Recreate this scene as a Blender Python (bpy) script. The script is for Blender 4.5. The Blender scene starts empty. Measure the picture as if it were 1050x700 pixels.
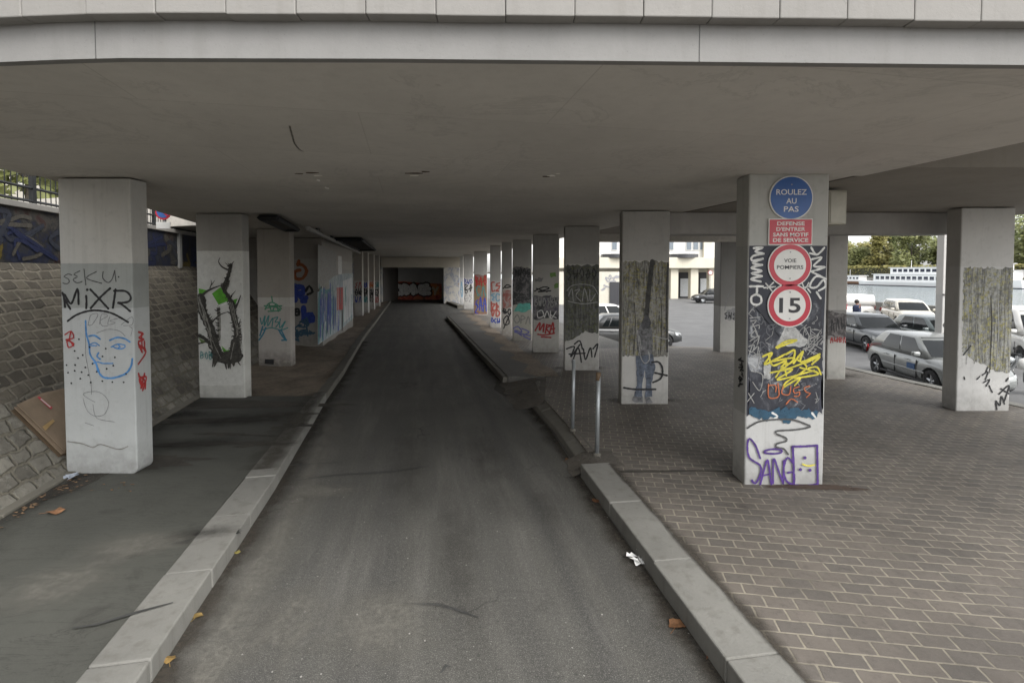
import bpy, bmesh, math, random
from mathutils import Vector, Matrix
R = math.radians
rnd = random.Random(7)
scene = bpy.context.scene
COL = scene.collection

# ------------------------------------------------------------------ camera model (photo pixels 1050 x 700)
CAMZ, PITCH, FPX = 2.5, R(2.0), 525.0
CY = 278 + FPX*math.tan(PITCH)
def ray(px, py):
    u, v = (px-525)/FPX, (CY-py)/FPX
    c, s = math.cos(PITCH), math.sin(PITCH)
    return Vector((u, c+v*s, -s+v*c))
def G(px, py, z=0.0):
    d = ray(px, py); t = (z-CAMZ)/d.z
    return Vector((d.x*t, d.y*t, z))
def V(px, py, Y):
    d = ray(px, py); t = Y/d.y
    return Vector((d.x*t, Y, CAMZ+d.z*t))
def VX(px, py, X):
    d = ray(px, py); t = X/d.x
    return Vector((X, d.y*t, CAMZ+d.z*t))
AX = -0.205                      # the road runs along (AX, 1)
def S(s, y, z=0.0): return Vector((s+AX*y, y, z))

# ------------------------------------------------------------------ object helpers
def tag(o, label=None, cat=None, group=None, kind=None):
    if label: o['label'] = label
    if cat: o['category'] = cat
    if group: o['group'] = group
    if kind: o['kind'] = kind
    return o
def thing(name, loc, label, cat, group=None, rz=0.0):
    o = bpy.data.objects.new(name, None); COL.objects.link(o)
    o.empty_display_size = 0.2
    o.location = loc; o.rotation_euler = (0, 0, rz)
    return tag(o, label, cat, group)
def wloc(o):
    v = Vector((0, 0, 0))
    while o is not None:
        v += Vector(o.location); o = o.parent
    return v
class MB:
    def __init__(self): self.v = []; self.f = []; self.al = {}
    def poly(self, pts):
        n = len(self.v); self.v += [Vector(p) for p in pts]; self.f.append(list(range(n, n+len(pts)))); return self
    def mesh(self, vs, fs):
        n = len(self.v); self.v += [Vector(p) for p in vs]; self.f += [[i+n for i in f] for f in fs]; return self
    def box(self, c, s, rz=0.0, m=None):
        hx, hy, hz = s[0]/2, s[1]/2, s[2]/2
        M = m if m is not None else Matrix.Rotation(rz, 3, 'Z')
        vs = [Vector(c)+M@Vector((x*hx, y*hy, z*hz)) for x, y, z in ((-1,-1,-1),(1,-1,-1),(1,1,-1),(-1,1,-1),(-1,-1,1),(1,-1,1),(1,1,1),(-1,1,1))]
        return self.mesh(vs, [(3,2,1,0),(4,5,6,7),(0,1,5,4),(1,2,6,5),(2,3,7,6),(3,0,4,7)])
    def prism(self, poly, z0, z1):
        n = len(poly)
        a = sum(poly[i][0]*poly[(i+1)%n][1]-poly[(i+1)%n][0]*poly[i][1] for i in range(n))
        P = list(poly) if a > 0 else list(reversed(poly))
        zz0 = (lambda i: z0) if not callable(z0) else None
        vs = [Vector((p[0], p[1], z0)) for p in P]+[Vector((p[0], p[1], z1)) for p in P]
        fs = [list(range(n-1, -1, -1)), list(range(n, 2*n))]+[[i, (i+1)%n, n+(i+1)%n, n+i] for i in range(n)]
        return self.mesh(vs, fs)
    def tube(self, pts, r, n=8, cap=True):
        pts = [Vector(p) for p in pts]; m = len(pts)
        rs = r if isinstance(r, (list, tuple)) else [r]*m
        rings = []
        up = Vector((0, 0, 1))
        for i, p in enumerate(pts):
            t = (pts[min(i+1, m-1)]-pts[max(i-1, 0)]).normalized()
            a = t.cross(up)
            if a.length < 1e-3: a = t.cross(Vector((1, 0, 0)))
            a.normalize(); b = t.cross(a).normalized()
            rings.append([p+(a*math.cos(2*math.pi*k/n)+b*math.sin(2*math.pi*k/n))*rs[i] for k in range(n)])
        vs = [q for rg in rings for q in rg]
        fs = [[i*n+k, i*n+(k+1)%n, (i+1)*n+(k+1)%n, (i+1)*n+k] for i in range(m-1) for k in range(n)]
        if cap: fs += [list(range(n-1, -1, -1)), list(range((m-1)*n, m*n))]
        return self.mesh(vs, fs)
    def lathe(self, prof, c=(0,0,0), axis='Z', n=20):
        c = Vector(c); vs = []; m = len(prof)
        for k in range(n):
            a = 2*math.pi*k/n
            for r, h in prof:
                if axis == 'Z': p = Vector((r*math.cos(a), r*math.sin(a), h))
                elif axis == 'Y': p = Vector((r*math.cos(a), h, r*math.sin(a)))
                else: p = Vector((h, r*math.cos(a), r*math.sin(a)))
                vs.append(c+p)
        fs = [[k*m+i, ((k+1)%n)*m+i, ((k+1)%n)*m+i+1, k*m+i+1] for k in range(n) for i in range(m-1)]
        return self.mesh(vs, fs)
    def build(self, name, mat, parent=None, local=False, bevel=0, seg=2, smooth=False, origin=None, recalc=True, subsurf=0, doubles=0):
        off = Vector((0, 0, 0))
        if parent is not None and not local: off = wloc(parent)
        if origin is not None: off = Vector(origin)
        me = bpy.data.meshes.new(name)
        me.from_pydata([tuple(v-off) for v in self.v], [], self.f); 
        at_ = me.attributes.new('a', 'FLOAT', 'POINT')
        at_.data.foreach_set('value', [self.al.get(i, 1.0) for i in range(len(self.v))])
        bm = bmesh.new(); bm.from_mesh(me)
        if doubles: bmesh.ops.remove_doubles(bm, verts=bm.verts, dist=doubles)
        if recalc: bmesh.ops.recalc_face_normals(bm, faces=bm.faces)
        if bevel:
            es = [e for e in bm.edges if len(e.link_faces) == 2 and e.calc_face_angle(0) > 0.5]
            bmesh.ops.bevel(bm, geom=es, offset=bevel, segments=seg, affect='EDGES', profile=0.5)
        bm.to_mesh(me); bm.free()
        if smooth:
            for p in me.polygons: p.use_smooth = True
        me.materials.append(mat)
        o = bpy.data.objects.new(name, me); COL.objects.link(o)
        if parent is not None: o.parent = parent
        elif origin is not None: o.location = origin
        if subsurf:
            md = o.modifiers.new('s', 'SUBSURF'); md.levels = subsurf; md.render_levels = subsurf
        return o
def struct(o): return tag(o, kind='structure')
def copy_tree(o, parent=None):
    c = o.copy(); COL.objects.link(c); c.parent = parent
    for ch in list(o.children): copy_tree(ch, c)
    return c

# ------------------------------------------------------------------ materials
class NT:
    def __init__(self, name):
        self.m = bpy.data.materials.new(name); self.m.use_nodes = True
        self.t = self.m.node_tree; self.n = self.t.nodes; self.l = self.t.links
        self.b = self.n['Principled BSDF']
        self.co = self.n.new('ShaderNodeTexCoord')
    def coord(self, which='Object', scale=(1,1,1), rot=(0,0,0), loc=(0,0,0)):
        mp = self.n.new('ShaderNodeMapping'); mp.inputs['Scale'].default_value = scale
        mp.inputs['Rotation'].default_value = rot; mp.inputs['Location'].default_value = loc
        if which == 'World':
            g = self.n.new('ShaderNodeNewGeometry'); self.l.new(g.outputs['Position'], mp.inputs['Vector'])
        else: self.l.new(self.co.outputs[which], mp.inputs['Vector'])
        return mp.outputs['Vector']
    def noise(self, vec, scale, detail=5, rough=.6, dist=0):
        x = self.n.new('ShaderNodeTexNoise'); x.inputs['Scale'].default_value = scale; x.inputs['Detail'].default_value = detail
        x.inputs['Roughness'].default_value = rough; x.inputs['Distortion'].default_value = dist
        self.l.new(vec, x.inputs['Vector']); return x.outputs['Fac']
    def ramp(self, fac, stops, interp='LINEAR'):
        x = self.n.new('ShaderNodeValToRGB'); cr = x.color_ramp; cr.interpolation = interp
        while len(cr.elements) > 1: cr.elements.remove(cr.elements[-1])
        for i, (p, c) in enumerate(stops):
            e = cr.elements[0] if i == 0 else cr.elements.new(p)
            e.position = p
            if isinstance(c, (int, float)): c = (c, c, c)
            e.color = (*c, 1)
        self.l.new(fac, x.inputs['Fac']); return x.outputs['Color']
    def mix(self, fac, a, b, mode='MIX'):
        x = self.n.new('ShaderNodeMix'); x.data_type = 'RGBA'; x.blend_type = mode; x.clamp_factor = True
        for s, val in ((x.inputs[0], fac), (x.inputs[6], a), (x.inputs[7], b)):
            if isinstance(val, (int, float)): s.default_value = val if s == x.inputs[0] else (val, val, val, 1)
            elif isinstance(val, tuple): s.default_value = (*val, 1) if len(val) == 3 else val
            else: self.l.new(val, s)
        return x.outputs[2]
    def math(self, op, a, b=0.0):
        x = self.n.new('ShaderNodeMath'); x.operation = op
        for s, val in ((x.inputs[0], a), (x.inputs[1], b)):
            if isinstance(val, (int, float)): s.default_value = val
            else: self.l.new(val, s)
        return x.outputs[0]
    def sep(self, vec):
        x = self.n.new('ShaderNodeSeparateXYZ'); self.l.new(vec, x.inputs[0]); return x.outputs
    def comb(self, a, b, c):
        x = self.n.new('ShaderNodeCombineXYZ')
        for s, val in zip(x.inputs, (a, b, c)):
            if isinstance(val, (int, float)): s.default_value = val
            else: self.l.new(val, s)
        return x.outputs[0]
    def color(self, c):
        if isinstance(c, tuple): self.b.inputs['Base Color'].default_value = (*c, 1)
        else: self.l.new(c, self.b.inputs['Base Color'])
        return self
    def rough(self, r):
        if isinstance(r, (int, float)): self.b.inputs['Roughness'].default_value = r
        else: self.l.new(r, self.b.inputs['Roughness'])
        return self
    def bump(self, h, strength=.3, dist=.02):
        x = self.n.new('ShaderNodeBump'); x.inputs['Strength'].default_value = strength; x.inputs['Distance'].default_value = dist
        self.l.new(h, x.inputs['Height']); self.l.new(x.outputs[0], self.b.inputs['Normal']); return self
def mul(c, k): return tuple(min(1, x*k) for x in c)
_mc = {}
def plain(name, c, rough=.6, metal=0.0, var=.10, scale=8.0, coat=0.0):
    key = (name,)
    if key in _mc: return _mc[key]
    t = NT(name); v = t.coord('Object')
    t.color(t.ramp(t.noise(v, scale, 6), [(.3, mul(c, 1-var)), (.7, mul(c, 1+var))])).rough(rough)
    t.b.inputs['Metallic'].default_value = metal
    if coat: t.b.inputs['Coat Weight'].default_value = coat; t.b.inputs['Coat Roughness'].default_value = .05
    _mc[key] = t.m
    return t.m
def concrete(name, c, var=.12, streak=.15, warm=(.9,.86,.78), bump=.25, boards=False):
    t = NT(name); w = t.coord('World')
    a = t.noise(w, .7, 6, .6); b = t.noise(w, 9, 6, .65)
    f = t.noise(t.coord('World', (7, 7, .5)), 1.3, 5, .6)
    col = t.ramp(a, [(.3, mul(c, 1-var)), (.7, mul(c, 1+var))])
    col = t.mix(t.math('MULTIPLY', t.ramp(b, [(.45, 0.), (.75, 1.)]), .22), col, mul(c, .7))
    col = t.mix(t.math('MULTIPLY', t.ramp(f, [(.52, 0.), (.75, 1.)]), streak), col, tuple(x*y*.6 for x, y in zip(c, warm)))
    sp = t.noise(w, 70, 3, .7)
    col = t.mix(t.math('MULTIPLY', t.ramp(sp, [(.62, 0.), (.72, 1.)]), .35), col, mul(c, .6))
    if boards:
        br = t.n.new('ShaderNodeTexBrick'); t.l.new(t.coord('World', rot=(0, 0, R(-11.6)), loc=(.31, .17, 0)), br.inputs['Vector']); br.inputs['Scale'].default_value = 1
        br.inputs['Brick Width'].default_value = 2.6; br.inputs['Row Height'].default_value = 1.25; br.inputs['Mortar Size'].default_value = .006; br.inputs['Mortar Smooth'].default_value = .6
        br.inputs['Color1'].default_value = (.93, .93, .93, 1); br.inputs['Color2'].default_value = (1.04, 1.04, 1.04, 1); br.inputs['Mortar'].default_value = (.66, .65, .63, 1)
        col = t.mix(.45, col, t.mix(1.0, col, br.outputs['Color'], 'MULTIPLY'))
        wt = t.noise(w, .9, 8, .68, .8); ed = t.math('ABSOLUTE', t.math('SUBTRACT', wt, .56))
        col = t.mix(t.math('MULTIPLY', t.ramp(ed, [(0., 1.), (.02, 0.)]), .22), col, mul(c, .45))
        rs = t.noise(w, 3.1, 7, .75)
        col = t.mix(t.math('MULTIPLY', t.ramp(rs, [(.66, 0.), (.72, 1.)]), .35), col, (.16, .105, .065))
    t.color(col).rough(.88).bump(t.noise(w, 45, 5, .7), bump, .006)
    return t.m
def pillar_mat(name, bands, grime=.4):
    """paint coats of different height on a concrete pillar: bands = [(z above base, colour), ...]; dirt near the ground"""
    t = NT(name); v = t.coord('Object'); w = t.coord('World')
    z = t.sep(v)[2]
    wob = t.math('MULTIPLY', t.math('SUBTRACT', t.noise(w, 6, 3), .5), .02)
    zz = t.math('DIVIDE', t.math('ADD', z, wob), 4.0)
    col = t.ramp(zz, [(max(0, b/4.0), c) for b, c in bands], 'CONSTANT')
    a = t.noise(w, 1.6, 6, .65)
    col = t.mix(.5, col, t.mix(1.0, col, t.ramp(a, [(.3, .72), (.7, 1.0)]), 'MULTIPLY'))
    st = t.noise(t.coord('World', (9, 9, .45)), 1.5, 6, .65)
    col = t.mix(t.math('MULTIPLY', t.ramp(st, [(.54, 0.), (.80, 1.)]), .22), col, (.10, .092, .078))
    b = t.noise(w, 11, 6, .7)
    col = t.mix(t.math('MULTIPLY', t.ramp(b, [(.55, 0.), (.72, 1.)]), .22), col, (.16, .15, .13))
    # splash dirt low on the pillar
    g = t.math('SUBTRACT', 1.0, t.math('DIVIDE', z, .55))
    g2 = t.math('MULTIPLY', t.math('MAXIMUM', g, 0.0), t.noise(w, 8, 6, .7))
    col = t.mix(t.math('MULTIPLY', t.ramp(g2, [(.12, 0.), (.5, 1.)]), grime), col, (.07, .06, .048))
    sp = t.noise(w, 60, 3, .7)
    col = t.mix(t.math('MULTIPLY', t.ramp(sp, [(.64, 0.), (.74, 1.)]), .3), col, (.12, .115, .10))
    t.color(col).rough(.75).bump(t.noise(w, 50, 5, .7), .25, .005)
    return t.m
def paint(name, c, rough=.55, patchy=.25):
    key = ('paint', name)
    if key in _mc: return _mc[key]
    t = NT(name); w = t.coord('World')
    a = t.noise(w, 14, 6, .7)
    t.color(t.ramp(a, [(.35, mul(c, 1+patchy)), (.65, mul(c, 1-patchy))])).rough(rough)
    # soft spray edge and worn specks: the coat is thin where the stroke ends
    at_ = t.n.new('ShaderNodeAttribute'); at_.attribute_name = 'a'
    gr = t.noise(w, 170, 2, .6); wr_ = t.noise(w, 38, 6, .75)
    f = t.math('ADD', at_.outputs['Fac'], t.math('MULTIPLY', t.math('SUBTRACT', gr, .5), .9))
    f = t.ramp(f, [(.30, 0.), (.62, 1.)])
    f = t.math('MULTIPLY', f, t.ramp(wr_, [(.28, .25), (.40, 1.)]))
    tr = t.n.new('ShaderNodeBsdfTransparent'); mx = t.n.new('ShaderNodeMixShader'); out = t.n['Material Output']
    t.l.new(f, mx.inputs[0]); t.l.new(tr.outputs[0], mx.inputs[1]); t.l.new(t.b.outputs[0], mx.inputs[2]); t.l.new(mx.outputs[0], out.inputs['Surface'])
    _mc[key] = t.m
    return t.m
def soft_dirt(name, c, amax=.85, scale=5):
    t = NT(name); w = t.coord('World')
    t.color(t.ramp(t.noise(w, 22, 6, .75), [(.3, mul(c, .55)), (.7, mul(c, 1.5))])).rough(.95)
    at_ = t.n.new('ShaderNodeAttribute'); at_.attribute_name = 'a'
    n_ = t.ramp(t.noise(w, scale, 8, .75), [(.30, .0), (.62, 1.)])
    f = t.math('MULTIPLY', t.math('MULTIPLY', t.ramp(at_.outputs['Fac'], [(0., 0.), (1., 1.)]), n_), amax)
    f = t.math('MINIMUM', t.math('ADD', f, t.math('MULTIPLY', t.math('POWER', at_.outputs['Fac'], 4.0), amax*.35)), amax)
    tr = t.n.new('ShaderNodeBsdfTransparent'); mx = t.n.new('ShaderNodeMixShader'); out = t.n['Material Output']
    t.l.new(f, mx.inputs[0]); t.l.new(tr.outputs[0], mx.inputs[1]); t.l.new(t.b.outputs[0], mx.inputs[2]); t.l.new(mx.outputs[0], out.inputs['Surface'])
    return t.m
def forest_mat(name, olive, dark, pale, seed=0, trunk=10, flip=False):
    """a painted wood: vertical pale and dark trunks, yellow-green leaf dabs, brown undergrowth"""
    t = NT(name); lo = (seed*3.1, 0, seed*1.7)
    v = t.coord('Object', (1, 1, 1), loc=lo)
    tr = t.noise(t.coord('Object', (trunk, 1, .7), loc=lo), 1.6, 4, .6, .3)
    tr2 = t.noise(t.coord('Object', (trunk*2.2, 1, 1.1), loc=lo), 1.9, 4, .6, .4)
    bgd = t.noise(v, 5, 8, .75)
    col = t.ramp(bgd, [(.34, mul(dark, 1.2)), (.46, mul(pale, .38)), (.54, mul(pale, .75)), (.62, mul(pale, .3)), (.7, mul(pale, .9))])
    col = t.mix(t.ramp(tr, [(.50, 0.), (.55, .75), (.59, .75), (.63, 0.)]), col, mul(dark, 1.3))
    col = t.mix(t.ramp(tr2, [(.56, 0.), (.60, .6), (.63, .6), (.66, 0.)]), col, mul(pale, .85))
    lf = t.noise(v, 15, 8, .8)
    lf2 = t.noise(v, 3.4, 5, .7)
    mask = t.math('MULTIPLY', t.ramp(lf, [(.49, 0.), (.56, .85)]), t.ramp(lf2, [(.40, .15), (.54, .95)]))
    leafc = t.ramp(t.noise(v, 17, 4, .6), [(.35, mul(olive, .35)), (.5, olive), (.68, mul(olive, 1.5))])
    col = t.mix(mask, col, leafc)
    dk = t.noise(v, 13, 7, .75)
    col = t.mix(t.ramp(dk, [(.58, 0.), (.63, .7)]), col, mul(dark, .8))
    wh = t.noise(t.coord('Object', (2.2, 1, .6), loc=(5+seed, 0, 2)), 19, 6, .7)
    col = t.mix(t.ramp(wh, [(.62, 0.), (.67, .7)]), col, mul(pale, 1.25))
    t.color(col).rough(.7)
    return t.m
def splat_mat(name, stops, scale=6, stretch=(1, 1, 1), detail=8, seed=0, rough=.6):
    t = NT(name)
    v = t.coord('Object', stretch, loc=(seed*2.3, seed, seed*1.1))
    a = t.noise(v, scale, detail, .72, .5)
    t.color(t.ramp(a, stops)).rough(rough)
    return t.m
# ------------------------------------------------------------------ ground materials
def asphalt_mat():
    t = NT('road_asphalt'); w = t.coord('World'); x, y, z = t.sep(w)
    s = t.math('ADD', x, t.math('MULTIPLY', y, 0.175))
    lane = t.comb(t.math('MULTIPLY', s, 2.2), t.math('MULTIPLY', y, .10), 0.0)
    a = t.noise(w, .8, 6, .6)
    col = t.ramp(a, [(.3, (.062, .060, .053)), (.7, (.096, .093, .083))])
    ln = t.noise(lane, 1.0, 4, .6)
    col = t.mix(t.math('MULTIPLY', t.ramp(ln, [(.46, 0.), (.66, 1.)]), .55), col, (.045, .044, .043))
    # dark seam wandering along the lane
    wob = t.math('MULTIPLY', t.noise(t.comb(0.0, t.math('MULTIPLY', y, .35), 0.0), 1.0, 3), .35)
    d = t.math('ABSOLUTE', t.math('SUBTRACT', t.math('SUBTRACT', s, .98), wob))
    seam = t.math('SUBTRACT', 1.0, t.math('MULTIPLY', d, 7.0))
    col = t.mix(t.math('MULTIPLY', t.math('MAXIMUM', seam, 0.0), .55), col, (.035, .035, .034))
    # wear: pale dusty gutters
    g = t.noise(t.comb(t.math('MULTIPLY', s, 4.0), t.math('MULTIPLY', y, .4), 3.0), 1.0, 6, .65)
    col = t.mix(t.math('MULTIPLY', t.ramp(g, [(.5, 0.), (.72, 1.)]), .35), col, (.20, .19, .175))
    sp = t.noise(w, 120, 3, .8)
    col = t.mix(t.ramp(sp, [(.3, .5), (.5, 0.)]), col, (.04, .04, .038))
    col = t.mix(t.math('MULTIPLY', t.ramp(sp, [(.54, 0.), (.68, 1.)]), .8), col, (.30, .29, .265))
    sp2 = t.noise(w, 34, 5, .8)
    col = t.mix(t.ramp(sp2, [(.32, .7), (.45, 0.)]), col, (.026, .026, .024))
    col = t.mix(t.ramp(sp2, [(.56, 0.), (.68, .55)]), col, (.23, .22, .20))
    bl = t.noise(w, 5.0, 5, .7)
    col = t.mix(t.ramp(bl, [(.66, 0.), (.72, .5)]), col, (.03, .03, .03))
    wh = t.noise(w, 19, 2, .5)
    col = t.mix(t.ramp(wh, [(.78, 0.), (.80, .2)]), col, (.3, .29, .26))
    cr = t.n.new('ShaderNodeTexVoronoi'); cr.feature = 'DISTANCE_TO_EDGE'; cr.inputs['Scale'].default_value = .42
    wv = t.n.new('ShaderNodeVectorMath'); wv.operation = 'ADD'
    nz = t.n.new('ShaderNodeTexNoise'); nz.inputs['Scale'].default_value = 2.2; nz.inputs['Detail'].default_value = 5; t.l.new(w, nz.inputs['Vector'])
    t.l.new(w, wv.inputs[0]); t.l.new(nz.outputs['Color'], wv.inputs[1]); t.l.new(wv.outputs[0], cr.inputs['Vector'])
    crk = t.math('MULTIPLY', t.ramp(cr.outputs['Distance'], [(0., 1.), (.012, 0.)]), t.ramp(t.noise(w, .5, 2), [(.5, 0.), (.62, .75)]))
    col = t.mix(crk, col, (.022, .021, .02))
    t.color(col).rough(.82).bump(sp, .5, .006)
    return t.m
def smooth_asphalt(name, c, dark, damp=0.5, rough=.78):
    t = NT(name); w = t.coord('World')
    a = t.noise(w, .9, 7, .62)
    col = t.ramp(a, [(.32, mul(c, .8)), (.68, mul(c, 1.15))])
    b = t.noise(w, 2.1, 7, .7, .6)
    col = t.mix(t.ramp(b, [(.58, 0.), (.68, damp)]), col, dark)
    sp = t.noise(w, 150, 3, .8)
    col = t.mix(t.math('MULTIPLY', t.ramp(sp, [(.55, 0.), (.72, 1.)]), .3), col, mul(c, 1.9))
    col = t.mix(t.math('MULTIPLY', t.ramp(sp, [(.3, 1.), (.45, 0.)]), .4), col, mul(c, .4))
    cr = t.noise(t.coord('World', (.5, 2.2, 1)), 2.6, 7, .7, 1.0)
    line = t.math('ABSOLUTE', t.math('SUBTRACT', cr, .5))
    col = t.mix(t.ramp(line, [(.0, .5), (.012, 0.)]), col, mul(dark, .6))
    t.color(col).rough(rough).bump(sp, .3, .004)
    return t.m
def dirt_mat(name, c1, c2):
    t = NT(name); w = t.coord('World')
    a = t.noise(w, 1.6, 8, .72); b = t.noise(w, 14, 7, .75); d = t.noise(w, 60, 4, .8)
    col = t.ramp(a, [(.3, c1), (.68, c2)])
    col = t.mix(t.ramp(b, [(.52, 0.), (.66, .7)]), col, mul(c1, .45))
    col = t.mix(t.ramp(d, [(.6, 0.), (.7, .6)]), col, mul(c2, 1.8))
    t.color(col).rough(.95).bump(b, .6, .03)
    return t.m
def paver_mat():
    t = NT('stone_pavers'); w0 = t.coord('World', rot=(0, 0, R(8.7)))
    nz = t.n.new('ShaderNodeTexNoise'); nz.inputs['Scale'].default_value = 4.5; nz.inputs['Detail'].default_value = 3
    t.l.new(w0, nz.inputs['Vector'])
    sc = t.n.new('ShaderNodeVectorMath'); sc.operation = 'MULTIPLY_ADD'
    t.l.new(nz.outputs['Color'], sc.inputs[0]); sc.inputs[1].default_value = (.028, .022, 0); t.l.new(w0, sc.inputs[2])
    br = t.n.new('ShaderNodeTexBrick'); t.l.new(sc.outputs[0], br.inputs['Vector'])
    br.offset = .5; br.inputs['Scale'].default_value = 1
    br.inputs['Brick Width'].default_value = .21; br.inputs['Row Height'].default_value = .130
    br.inputs['Mortar Size'].default_value = .0085; br.inputs['Mortar Smooth'].default_value = .25; br.inputs['Bias'].default_value = -.1
    br.inputs['Color1'].default_value = (.142, .124, .106, 1); br.inputs['Color2'].default_value = (.108, .097, .086, 1)
    br.inputs['Mortar'].default_value = (.265, .238, .188, 1)
    a = t.noise(w0, 1.1, 7, .65); b = t.noise(w0, 16, 6, .7); sp = t.noise(w0, 130, 3, .8)
    col = br.outputs['Color']
    # some joints are clogged with dark dirt
    col = t.mix(t.math('MULTIPLY', br.outputs['Fac'], t.ramp(t.noise(w0, 1.3, 5, .6), [(.50, 0.), (.66, .6)])), col, (.07, .063, .053))
    col = t.mix(1.0, col, t.ramp(a, [(.3, .72), (.7, 1.22)]), 'MULTIPLY')
    col = t.mix(t.ramp(b, [(.52, 0.), (.7, .45)]), col, (.075, .067, .06))
    col = t.mix(t.math('MULTIPLY', t.ramp(sp, [(.58, 0.), (.72, 1.)]), .35), col, (.30, .28, .25))
    st = t.noise(w0, 2.4, 6, .7, .5)
    col = t.mix(t.ramp(st, [(.62, 0.), (.7, .4)]), col, (.045, .04, .036))
    h = t.math('SUBTRACT', t.math('MULTIPLY', b, .5), t.math('MULTIPLY', br.outputs['Fac'], 1.4))
    t.color(col).rough(t.ramp(b, [(.3, .6), (.7, .85)])).bump(h, .65, .012)
    return t.m
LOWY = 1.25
def rubble_mat():
    t = NT('rubble_stone'); w = t.coord('Object')
    nz = t.n.new('ShaderNodeTexNoise'); nz.inputs['Scale'].default_value = 1.9; nz.inputs['Detail'].default_value = 3
    t.l.new(w, nz.inputs['Vector'])
    sc = t.n.new('ShaderNodeVectorMath'); sc.operation = 'MULTIPLY_ADD'
    t.l.new(nz.outputs['Color'], sc.inputs[0]); sc.inputs[1].default_value = (.22, .17, 0); t.l.new(w, sc.inputs[2])
    br = t.n.new('ShaderNodeTexBrick'); t.l.new(sc.outputs[0], br.inputs['Vector'])
    br.offset = .47; br.inputs['Scale'].default_value = 1
    br.inputs['Brick Width'].default_value = .25; br.inputs['Row Height'].default_value = .16
    br.inputs['Mortar Size'].default_value = .022; br.inputs['Mortar Smooth'].default_value = .5; br.inputs['Bias'].default_value = -.2
    br.inputs['Color1'].default_value = (.15, .132, .102, 1); br.inputs['Color2'].default_value = (.05, .044, .036, 1)  # upper courses coloured darker to stand in for shade on the slope
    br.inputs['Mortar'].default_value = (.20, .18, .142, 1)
    a = t.noise(w, 1.0, 6, .65); b = t.noise(w, 13, 7, .75)
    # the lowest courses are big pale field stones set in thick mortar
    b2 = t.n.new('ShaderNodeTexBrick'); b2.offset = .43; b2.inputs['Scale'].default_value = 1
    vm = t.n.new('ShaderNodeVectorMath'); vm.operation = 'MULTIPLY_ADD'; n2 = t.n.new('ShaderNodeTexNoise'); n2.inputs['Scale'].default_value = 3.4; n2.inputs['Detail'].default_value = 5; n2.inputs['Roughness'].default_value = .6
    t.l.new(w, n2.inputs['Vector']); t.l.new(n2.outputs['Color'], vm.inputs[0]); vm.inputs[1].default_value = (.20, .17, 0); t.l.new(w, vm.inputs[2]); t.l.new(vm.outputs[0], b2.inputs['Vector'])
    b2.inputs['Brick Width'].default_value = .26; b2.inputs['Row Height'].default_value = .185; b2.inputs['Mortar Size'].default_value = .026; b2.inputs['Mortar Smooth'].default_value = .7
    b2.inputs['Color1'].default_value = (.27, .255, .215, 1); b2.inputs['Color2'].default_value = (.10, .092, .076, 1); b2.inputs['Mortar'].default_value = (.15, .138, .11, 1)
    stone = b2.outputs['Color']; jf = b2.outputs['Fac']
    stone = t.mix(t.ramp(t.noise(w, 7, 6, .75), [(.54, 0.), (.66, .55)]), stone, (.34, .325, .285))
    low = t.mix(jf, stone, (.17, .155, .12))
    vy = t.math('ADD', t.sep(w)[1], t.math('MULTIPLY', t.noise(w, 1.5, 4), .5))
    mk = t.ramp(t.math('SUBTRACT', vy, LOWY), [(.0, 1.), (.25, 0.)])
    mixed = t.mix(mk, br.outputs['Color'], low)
    col = t.mix(1.0, mixed, t.ramp(a, [(.3, .55), (.7, 1.15)]), 'MULTIPLY')
    col = t.mix(t.ramp(b, [(.5, 0.), (.68, .6)]), col, (.05, .046, .038))
    col = t.mix(t.ramp(b, [(.30, .6), (.40, 0.)]), col, (.30, .28, .24))
    h = t.math('SUBTRACT', t.math('MULTIPLY', b, .7), t.math('MULTIPLY', t.mix(mk, br.outputs['Fac'], jf), 1.5))
    t.color(col).rough(.9).bump(h, .7, .025)
    return t.m
def water_mat():
    t = NT('river_water'); w = t.coord('World')
    t.color((.19, .225, .24)).rough(.12)
    t.b.inputs['IOR'].default_value = 1.33
    n = t.noise(t.coord('World', (1, .6, 1)), 1.3, 6, .65)
    t.bump(n, .55, .25)
    return t.m
M_road = asphalt_mat()
M_pave = smooth_asphalt('pavement_asphalt', (.074, .0745, .064), (.030, .028, .024))
M_island = smooth_asphalt('island_asphalt', (.115, .11, .10), (.05, .047, .042))
M_quay = smooth_asphalt('quay_tarmac', (.135, .135, .135), (.10, .10, .10), .3)
M_upper = smooth_asphalt('upper_street_tarmac', (.12, .12, .12), (.08, .08, .08), .3)
M_dirt = dirt_mat('brown_dirt', (.13, .105, .078), (.27, .222, .17))
M_silt = dirt_mat('black_silt', (.030, .027, .022), (.075, .067, .054))
M_kerb = concrete('kerb_granite', (.20, .196, .178), .24, .6, bump=.8)
M_kerbd = concrete('kerb_dark', (.125, .118, .10), .2, .3, bump=.5)
M_paver = paver_mat(); M_rubble = rubble_mat(); M_water = water_mat()

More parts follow.
